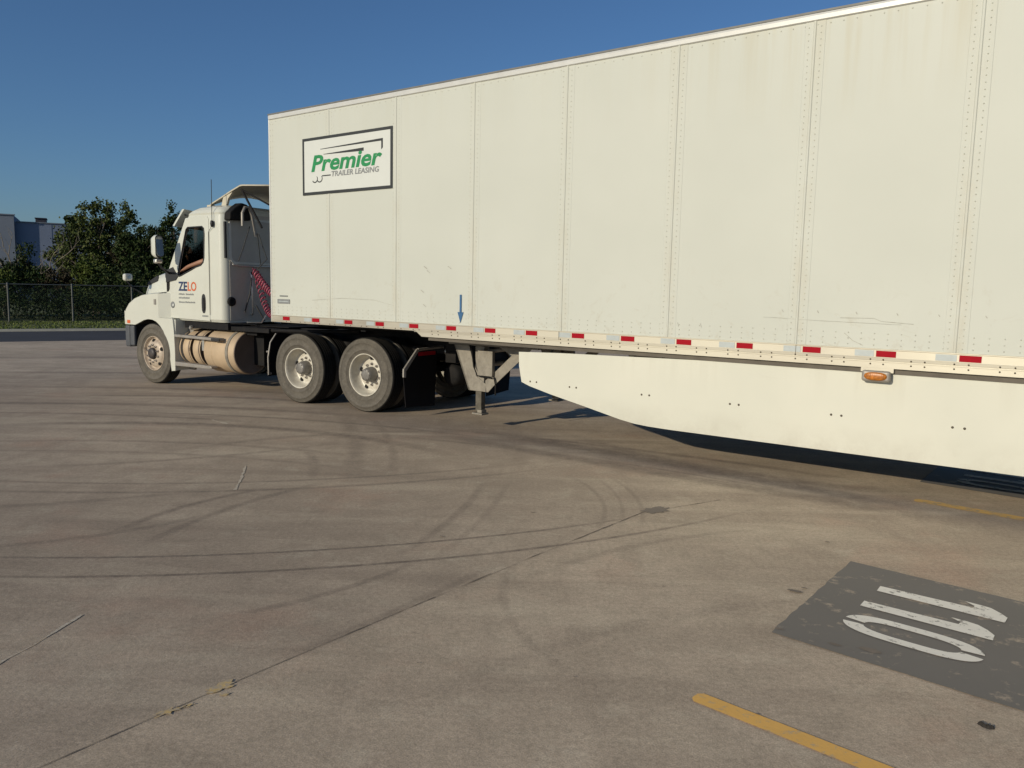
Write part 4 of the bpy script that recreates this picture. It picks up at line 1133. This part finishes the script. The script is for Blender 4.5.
def hood_mirror(y, o):
    m = MB(); m.box(-5.44, -5.35, y - .075, y + .075, 1.715, 1.835); h = m.build('hood_mirror', 'truck_white', TK, bevel=.035, seg=4)
    m = MB(); m.box(-5.349, -5.345, y - .025, y + .03, 1.75, 1.80); m.build('mirror_glass', 'mirror_glass', h, bevel=.0)
    m = MB(); m.tube([(-5.44, y, 1.72), (-5.46, y - o * .12, 1.60), (-5.45, y - o * .3, 1.50)], .012, 6); m.build('mirror_arm', 'black_plastic', h)
hood_mirror(-.05, -1); hood_mirror(TW + .05, 1)
# ---- hood
m = MB(); rings = []
for x, hw, zb, zt in ((-4.56,.925,1.20,1.89),(-4.85,.925,1.20,1.895),(-5.06,.92,1.20,1.875),(-5.25,.91,1.20,1.80),(-5.38,.90,1.18,1.735),(-5.46,.885,1.15,1.67),(-5.52,.87,1.12,1.57),(-5.57,.85,1.05,1.42),(-5.62,.83,.98,1.25),(-5.64,.82,.95,1.05)):
    sec = [(hw + .03, zb), (hw + .02, zb + (zt - zb) * .45), (hw + .005, zb + (zt - zb) * .75), (hw - .02, zt - .06), (hw - .13, zt - .015), (hw - .30, zt + .01), (0, zt + .03)]
    L = [(x, CT - a, b) for a, b in sec]; Rr = [(x, CT + a, b) for a, b in sec[:-1]][::-1]
    rings.append(L + Rr)
m.loft(rings, closed=False, cap0=False); m.add(rings[-1], [tuple(range(len(rings[-1])))])
hood = m.build('hood', 'truck_white', TK, solid=.02)
m = MB(); m.box(-5.68, -5.652, CT - .55, CT + .55, .95, 1.30)
for k in range(7): m.box(-5.695, -5.68, CT - .52, CT + .52, .98 + k * .055, .995 + k * .055, 1)
m.build('grille', ['black_plastic', 'bright_steel'], TK, bevel=.004)
for y, o in ((CT - .905, -1), (CT + .905, 1)):
    m = MB()
    m.prism([(-5.38,1.655),(-5.36,1.70),(-5.08,1.815),(-5.06,1.79),(-5.06,1.725),(-5.10,1.71)], 'y', *(sorted((y + o*-.05, y + o*.018)))); 
    m.build('hood_intake', 'black_plastic', hood)
    pass
# ---- front fenders with wheel arch
cx_, cz_ = S2, .52
arch = [(cx_ + .61 * math.cos(a), cz_ + .60 * math.sin(a)) for a in [R(k) for k in range(10, 171, 8)]]     # rear to front over the tyre
FO = [(-5.66,.97),(-5.67,1.10),(-5.62,1.23),(-5.52,1.33),(-5.36,1.415),(-5.15,1.475),(-4.9,1.505),(-4.68,1.515),(-4.68,1.115),(-4.30,1.115),(-4.27,.9),(-4.255,.55),(-4.26,.255),(-4.36,.245)]
arch2 = [(-4.385,.40),(-4.42,.55),(-4.455,.67),(-4.50,.79),(-4.56,.90),(-4.65,.985),(-4.75,1.045),(-4.86,1.075),(-4.98,1.08),(-5.10,1.06),(-5.24,1.01),(-5.36,.97)]
for y, o in ((.035, -1), (TW - .035, 1)):
    m = MB()
    # skin plus bulged top that leans in to the hood
    loop = FO + arch2
    ya, yb = sorted((y, y - o * .035))
    m.prism(loop, 'y', ya, yb)
    top = FO[1:8]
    r0 = [(x, y, z) for x, z in top]
    r1 = [(x + (.02 if x < -5.5 else 0), y - o * .05, z + .015) for x, z in top]
    r2 = [(x + (.08 if x < -5.5 else .0), y - o * .16, z + .03) for x, z in top]
    r3 = [(x + (.10 if x < -5.5 else .0), y - o * .36, z + .035) for x, z in top]
    m.loft([r0, r1, r2, r3], closed=False)
    # front face of the fender, behind the lamp
    m.box(-5.70, -5.62, min(y - o * .02, y - o * .60), max(y - o * .02, y - o * .60), .97, 1.2)
    m.add([(-4.68, y, 1.115), (-4.495, y - o * .122, 1.115), (-4.495, y - o * .122, 1.525), (-4.68, y, 1.515)], [(0, 1, 2, 3)])
    m.add([(-4.68, y, 1.515), (-4.495, y - o * .122, 1.525), (-4.60, y - o * .36, 1.56), (-4.68, y - o * .36, 1.55)], [(0, 1, 2, 3)])
    m.add([(-4.68, y, 1.115), (-4.495, y - o * .122, 1.115), (-4.30, y - o * .122, 1.115), (-4.30, y, 1.115)], [(0, 1, 2, 3)])
    m.box(-4.30, -4.262, min(y - o * .03, y - o * .3), max(y - o * .03, y - o * .3), .26, 1.10)
    f = m.build('front_fender', 'truck_white', TK, bevel=.008)
    m = MB(); a = [(x, y - o * .036, z) for x, z in arch2]; b = [(x, y - o * .45, z) for x, z in arch2]; m.loft([a, b], closed=False); m.build('arch_liner', 'chassis_black', f)
    m = MB(); m.box(-5.60, -5.50, *sorted((y + o * .006, y - o * .01)), .985, 1.045); m.build('side_marker', 'amber_lens' if False else 'hose_red', f) if False else None
    m2 = MB(); m2.box(-5.59, -5.50, *sorted((y + o * .006, y - o * .01)), .99, 1.045); m2.build('side_marker', 'decal_orange', f, bevel=.004)
    m = MB(); m.box(-5.725, -5.702, *sorted((y - o * .1, y - o * .5)), 1.0, 1.18); m.build('headlight', 'mirror_glass', f, bevel=.01)
m = MB(); m.box(-5.70, -5.56, .05, TW - .05, .58, .955); m.box(-5.56, -5.43, .05, .12, .60, .955); m.box(-5.56, -5.43, TW - .12, TW - .05, .60, .955); m.build('bumper', 'grey_plastic', TK, bevel=.03, seg=3)
# cab lower side: vent badges between hood and door
m = MB(); m.box(-4.79, -4.735, .026, .04, 1.33, 1.42); m.build('side_vent', 'steel_grey', TK)
m = MB(); m.box(-4.62, -4.50, .16, .32, 1.48, 1.78); m.build('cowl_side', 'truck_white', cab)
m = MB(); m.prism([(-4.605,1.55),(-4.605,1.755),(-4.53,1.755),(-4.53,1.60),(-4.57,1.55)], 'y', .152, .162); m.build('cowl_vent', 'chassis_black', cab)
# ---- running boards, tanks
m = MB()
m.prism([(-4.26,.815),(-3.12,.80),(-3.12,.845),(-4.26,.86)], 'y', .03, .15); m.prism([(-4.26,.34),(-3.40,.345),(-3.30,.36),(-3.32,.395),(-4.26,.41)], 'y', .03, .15)
m.prism([(-4.26,.26),(-4.12,.26),(-4.12,1.08),(-4.26,1.08)], 'y', .3, .34)
m.build('step_rail', 'steel_grey', TK, bevel=.01)
m = MB(); m.box(-3.30, -3.10, .028, .04, .80, .845); m.build('step_end_cap', 'black_plastic', TK)
def tank(x0, x1, yc, r_, name, zc=.63, straps=(), capm='tank_cap', cap_both=False):
    m = MB(); m.lathe([(r_ * .97, 0), (r_, .012), (r_, (x1 - x0) - .012), (r_ * .97, x1 - x0)], (x0, yc, zc), 'x', 48)
    for s_ in (x0 + .18, x1 - .22): m.lathe([(r_, 0), (r_ + .004, .004), (r_ + .004, .02), (r_, .024)], (s_, yc, zc), 'x', 48)
    tk = m.build(name, 'tank_metal', TK)
    capz = zc
    m = MB(); m.lathe([(r_ * .97, .0), (r_ * .99, .008), (r_ * .95, .016), (r_ * .90, .012), (r_ * .86, .004), (0, .004)], (x1, yc, zc), 'x', 48, 0, 1)
    m.build('tank_end', capm, tk)
    m = MB(); m.lathe([(r_ * .97, .0), (r_ * .9, .01), (0, .012)], (x0, yc, zc), 'x', 32, 0, -1)
    m.build('tank_end', capm, tk)
    for s_ in straps:
        m = MB(); m.lathe([(r_ + .001, -.03), (r_ + .012, -.028), (r_ + .012, .028), (r_ + .001, .03)], (s_, yc, zc), 'x', 48); m.build('strap', 'dusty_steel', tk)
    return tk
tk = tank(-3.60, -2.86, .445, .345, 'fuel_tank', zc=.615, straps=(-3.02,))
m = MB(); m.lathe([(.05,0),(.05,.03),(.03,.045),(0,.045)], (-3.5, .36, .955), 'z', 14); m.build('fuel_cap', 'black_plastic', tk)
tank(-4.16, -4.02, .40, .29, 'exhaust_canister', straps=(), capm='tank_cap'); tank(-3.90, -3.76, .42, .31, 'exhaust_canister', straps=(), capm='tank_cap')
tank(-3.62, -2.66, TW - .44, .335, 'fuel_tank', straps=(-3.28, -2.86))
m = MB(); m.tube([(-4.15, .30, .95), (-3.9, .25, .98), (-3.75, .28, 1.03)], .03, 8); m.tube([(-4.0, .16, .96), (-3.97, .16, 1.0)], .03, 10); m.box(-3.66, -3.60, .12, .16, .62, .84); m.build('tank_plumbing', 'bright_steel', TK)
m = MB(); m.box(-4.26, -2.62, .5, .78, .42, .98); m.box(-4.2, -3.1, .2, .5, .97, 1.07); m.build('battery_box', 'chassis_black', TK)
# quarter flap ahead of the drive wheels, and the rear mud flap with its bracket
m = MB(); m.prism([(.06,.34),(.62,.34),(.62,.95),(.25,.98),(.12,.88),(.06,.66)], 'x', -2.02, -2.0); q = m.build('front_mud_flap', 'rubber_flap', TK)
m = MB(); m.tube([(-1.99, .06, .36), (-1.99, .055, .62), (-1.99, .10, .84), (-1.98, .2, .97)], .012, 6); m.tube([(-2.14, .18, .375), (-2.0, .1, .375)], .02, 8); m.tube([(-2.06, .1, .70), (-2.0, .08, .70)], .018, 8); m.build('flap_bracket', 'steel_grey', q)
for o in (0, 1):
    Y = (lambda a: a) if o == 0 else (lambda a: TW - a)
    m = MB(); m.prism([(Y(-.05), .56), (Y(.0), .14), (Y(.60), .10), (Y(.64), .84), (Y(.22), .86), (Y(-.05), .62)], 'x', .735, .747); q = m.build('mud_flap', 'rubber_flap', TK)
    m = MB(); m.prism([(Y(-.075), .54), (Y(-.075), .645), (Y(.195), .90), (Y(.245), .885), (Y(-.025), .62), (Y(-.03), .535)], 'x', .748, .775); m.tube([(.76, Y(.22), .885), (.76, Y(.75), .90)], .02, 8); m.build('flap_bracket', 'steel_grey', q, bevel=.006)
    m = MB(); m.box(.748, .752, *sorted((Y(.24), Y(.60))), .80, .85); m.build('flap_reflector', 'red_tape', q)
m = MB(); m.tube([(.8, .9, .95), (.8, 1.6, .95)], .03, 8); m.box(.88, 1.05, .66, 1.78, .70, 1.0); m.build('tail_beam', 'chassis_black', TK)
m = MB(); m.lathe([(0,0),(.10,0),(.15,.04),(.15,.96),(.10,1.0),(0,1.0)], (.92, .72, .52), 'y', 20); m.build('air_tank', 'chassis_black', TK)
m = MB(); m.lathe([(0,.0),(.04,.0),(.04,.03),(0,.035)], (.79, .78, .83), 'x', 12); m.build('tail_lamp', 'bright_steel', TK)
# air hoses in coils between cab and trailer nose
def coil(name, p0, p1, sag, mat, turns=16, rad=.045, w=.010):
    m = MB(); pts = []; p0, p1 = Vector(p0), Vector(p1); N_ = turns * 10
    for k in range(N_ + 1):
        u = k / N_; c = p0.lerp(p1, u); c.z -= sag * math.sin(math.pi * u); a = 2 * math.pi * turns * u
        e = min(1, u * 12, (1 - u) * 12) * rad
        d = (p1 - p0).normalized(); s_ = d.orthogonal().normalized(); t_ = d.cross(s_)
        pts.append(c + s_ * math.cos(a) * e + t_ * math.sin(a) * e)
    m.tube(pts, w, 5); return m.build(name, mat, TK)
coil('air_hose', (XR + .08, .66, 1.96), (-2.35, .75, 1.45), .12, 'hose_red', 20, .05, .012)
coil('air_hose', (XR + .08, .72, 1.90), (-2.4, .62, 1.20), .25, 'hose_red', 18, .045, .010)
m = MB(); m.tube([(XR + .06, .5, 1.25), (XR + .1, .58, 1.55), (XR + .06, .66, 1.9)], .012, 6); m.tube([(XR + .12, .75, 2.5), (XR + .35, .72, 2.1), (XR + .2, .66, 1.95)], .008, 6); m.tube([(XR + .22, .5, 2.6), (XR + .15, .42, 2.25), (XR + .08, .38, 2.05)], .008, 6); m.tube([(XR + .25, .62, 2.5), (XR + .2, .72, 2.0)], .007, 6)
m.tube([(XR + .1, .2, 1.08), (XR + .3, .5, 1.06), (XR + .35, .65, 1.13), (XR + .12, .68, 1.35)], .014, 6)
m.build('cable_bundle', 'hose_black', TK)
m = MB(); m.tube([(XR + .3, .35, 1.10), (XR + .4, .55, 1.09), (XR + .35, .68, 1.2)], .012, 6); m.build('hose_fitting', 'bright_steel', TK)
# cab interior
m = MB(); m.box(-3.75, -3.35, .45, .95, 1.5, 1.62); m.box(-3.42, -3.30, .45, .95, 1.55, 2.25); m.box(-3.41, -3.32, .58, .82, 2.27, 2.45); m.build('driver_seat', 'seat_fabric', TK, bevel=.03)
m = MB(); m.box(-4.52, -4.25, CY0 + .12, CY1 - .12, 1.45, 1.76); m.build('dashboard', 'black_plastic', TK, bevel=.03)
m = MB(); a_ = []; 
for k in range(25): a = 2 * math.pi * k / 24; a_.append((-4.13 + .08 * math.sin(a), .70 + .21 * math.cos(a), 1.86 + .19 * math.sin(a)))
m.tube(a_, .014, 6, cap=False); m.tube([(-4.14, .70, 1.86), (-4.3, .70, 1.72)], .03, 8); m.build('steering_wheel', 'black_plastic', TK)

# ================================================================== DRIVER
def driver():
    root = empty('person', TK.matrix_world @ Vector((0, 0, 0)) if False else TK.location, TK.rotation_euler.z)
    tag(root, 'driver in a dark shirt with a bare forearm on the cab window sill', 'person')
    J = {'pel': (-3.62, .70, 1.68, .15), 'abd': (-3.60, .70, 1.85, .14), 'che': (-3.58, .70, 2.05, .155), 'nk': (-3.60, .70, 2.22, .065), 'hd0': (-3.63, .70, 2.31, .075), 'hd1': (-3.645, .70, 2.40, .088), 'hd2': (-3.635, .70, 2.48, .06),
         'ls': (-3.60, .53, 2.14, .065), 'le': (-3.72, .235, 2.05, .048), 'lw': (-4.02, .17, 1.965, .034), 'lh': (-4.11, .165, 1.925, .034), 'rs': (-3.60, .87, 2.14, .065), 're': (-3.78, .93, 1.88, .045), 'rw': (-4.02, .84, 1.90, .03), 'rh': (-4.09, .82, 1.92, .033),
         'lk': (-4.05, .60, 1.70, .075), 'la': (-4.1, .60, 1.30, .05), 'lf': (-4.24, .60, 1.22, .04), 'lhp': (-3.68, .60, 1.68, .10), 'rk': (-4.05, .84, 1.70, .075), 'ra': (-4.12, .84, 1.30, .05), 'rf': (-4.26, .84, 1.22, .04), 'rhp': (-3.68, .80, 1.68, .10)}
    E_ = [('pel','abd'),('abd','che'),('che','nk'),('nk','hd0'),('hd0','hd1'),('hd1','hd2'),('che','ls'),('ls','le'),('le','lw'),('lw','lh'),('che','rs'),('rs','re'),('re','rw'),('rw','rh'),('pel','lhp'),('lhp','lk'),('lk','la'),('la','lf'),('pel','rhp'),('rhp','rk'),('rk','ra'),('ra','rf')]
    # fingers of the near hand
    for i in range(4):
        J['f%d' % i] = (-4.165, .138 + i * .018, 1.905, .009); J['g%d' % i] = (-4.19, .138 + i * .018, 1.875, .008)
        E_ += [('lh', 'f%d' % i), ('f%d' % i, 'g%d' % i)]
    J['t0'] = (-4.12, .21, 1.935, .010); E_.append(('lh', 't0'))
    names = list(J); me = bpy.data.meshes.new('body'); me.from_pydata([J[k][:3] for k in names], [(names.index(a), names.index(b)) for a, b in E_], [])
    o = bpy.data.objects.new('body', me); col.objects.link(o)
    sm_ = o.modifiers.new('skin', 'SKIN'); o.modifiers.new('sub', 'SUBSURF').levels = 1
    for i, k in enumerate(names):
        me.skin_vertices[0].data[i].radius = (J[k][3], J[k][3])
    me.skin_vertices[0].data[0].use_root = True
    bpy.context.view_layer.update()
    m2 = bpy.data.meshes.new_from_object(o.evaluated_get(bpy.context.evaluated_depsgraph_get()))
    bpy.data.objects.remove(o)
    m2.materials.clear(); m2.materials.append(MAT['skin'])
    for p in m2.polygons: p.use_smooth = True
    b = bpy.data.objects.new('body', m2); col.objects.link(b); b.parent = root
    # shirt: the torso and sleeves, a few millimetres proud
    J2 = ['pel','abd','che','ls','rs']
    def skin_mesh(nm, pts, edges, mat):
        me = bpy.data.meshes.new(nm); me.from_pydata([p[:3] for p in pts], edges, []); o = bpy.data.objects.new(nm, me); col.objects.link(o)
        o.modifiers.new('skin', 'SKIN'); o.modifiers.new('sub', 'SUBSURF').levels = 1
        for i, p in enumerate(pts): me.skin_vertices[0].data[i].radius = (p[3], p[3])
        me.skin_vertices[0].data[0].use_root = True
        bpy.context.view_layer.update(); m3 = bpy.data.meshes.new_from_object(o.evaluated_get(bpy.context.evaluated_depsgraph_get())); bpy.data.objects.remove(o)
        m3.materials.clear(); m3.materials.append(MAT[mat])
        for p in m3.polygons: p.use_smooth = True
        oo = bpy.data.objects.new(nm, m3); col.objects.link(oo); oo.parent = root
    skin_mesh('shirt', [(-3.62,.70,1.68,.17), (-3.60,.70,1.85,.16), (-3.58,.70,2.05,.175), (-3.60,.70,2.20,.085), (-3.60,.53,2.14,.08), (-3.67,.36,2.08,.062), (-3.60,.87,2.14,.08), (-3.70,.905,2.0,.065)], [(0,1),(1,2),(2,3),(2,4),(4,5),(2,6),(6,7)], 'shirt')
    m = MB(); m.lathe([(.075, -.02), (.098, .02), (.09, .07), (.05, .105), (0, .112)], (-3.625, .70, 2.41), 'z', 18); m.build('hair', 'hair', root)
    for y in (.67, .73):
        m = MB(); m.lathe([(0, .0), (.008, .004), (.012, .012)], (-3.735, y, 2.395), 'x', 8); m.build('eye', 'decal_white', root)
    m = MB(); m.prism([(-3.725, 2.40), (-3.755, 2.355), (-3.72, 2.35)], 'y', .69, .71); m.build('nose', 'skin', root)
driver()
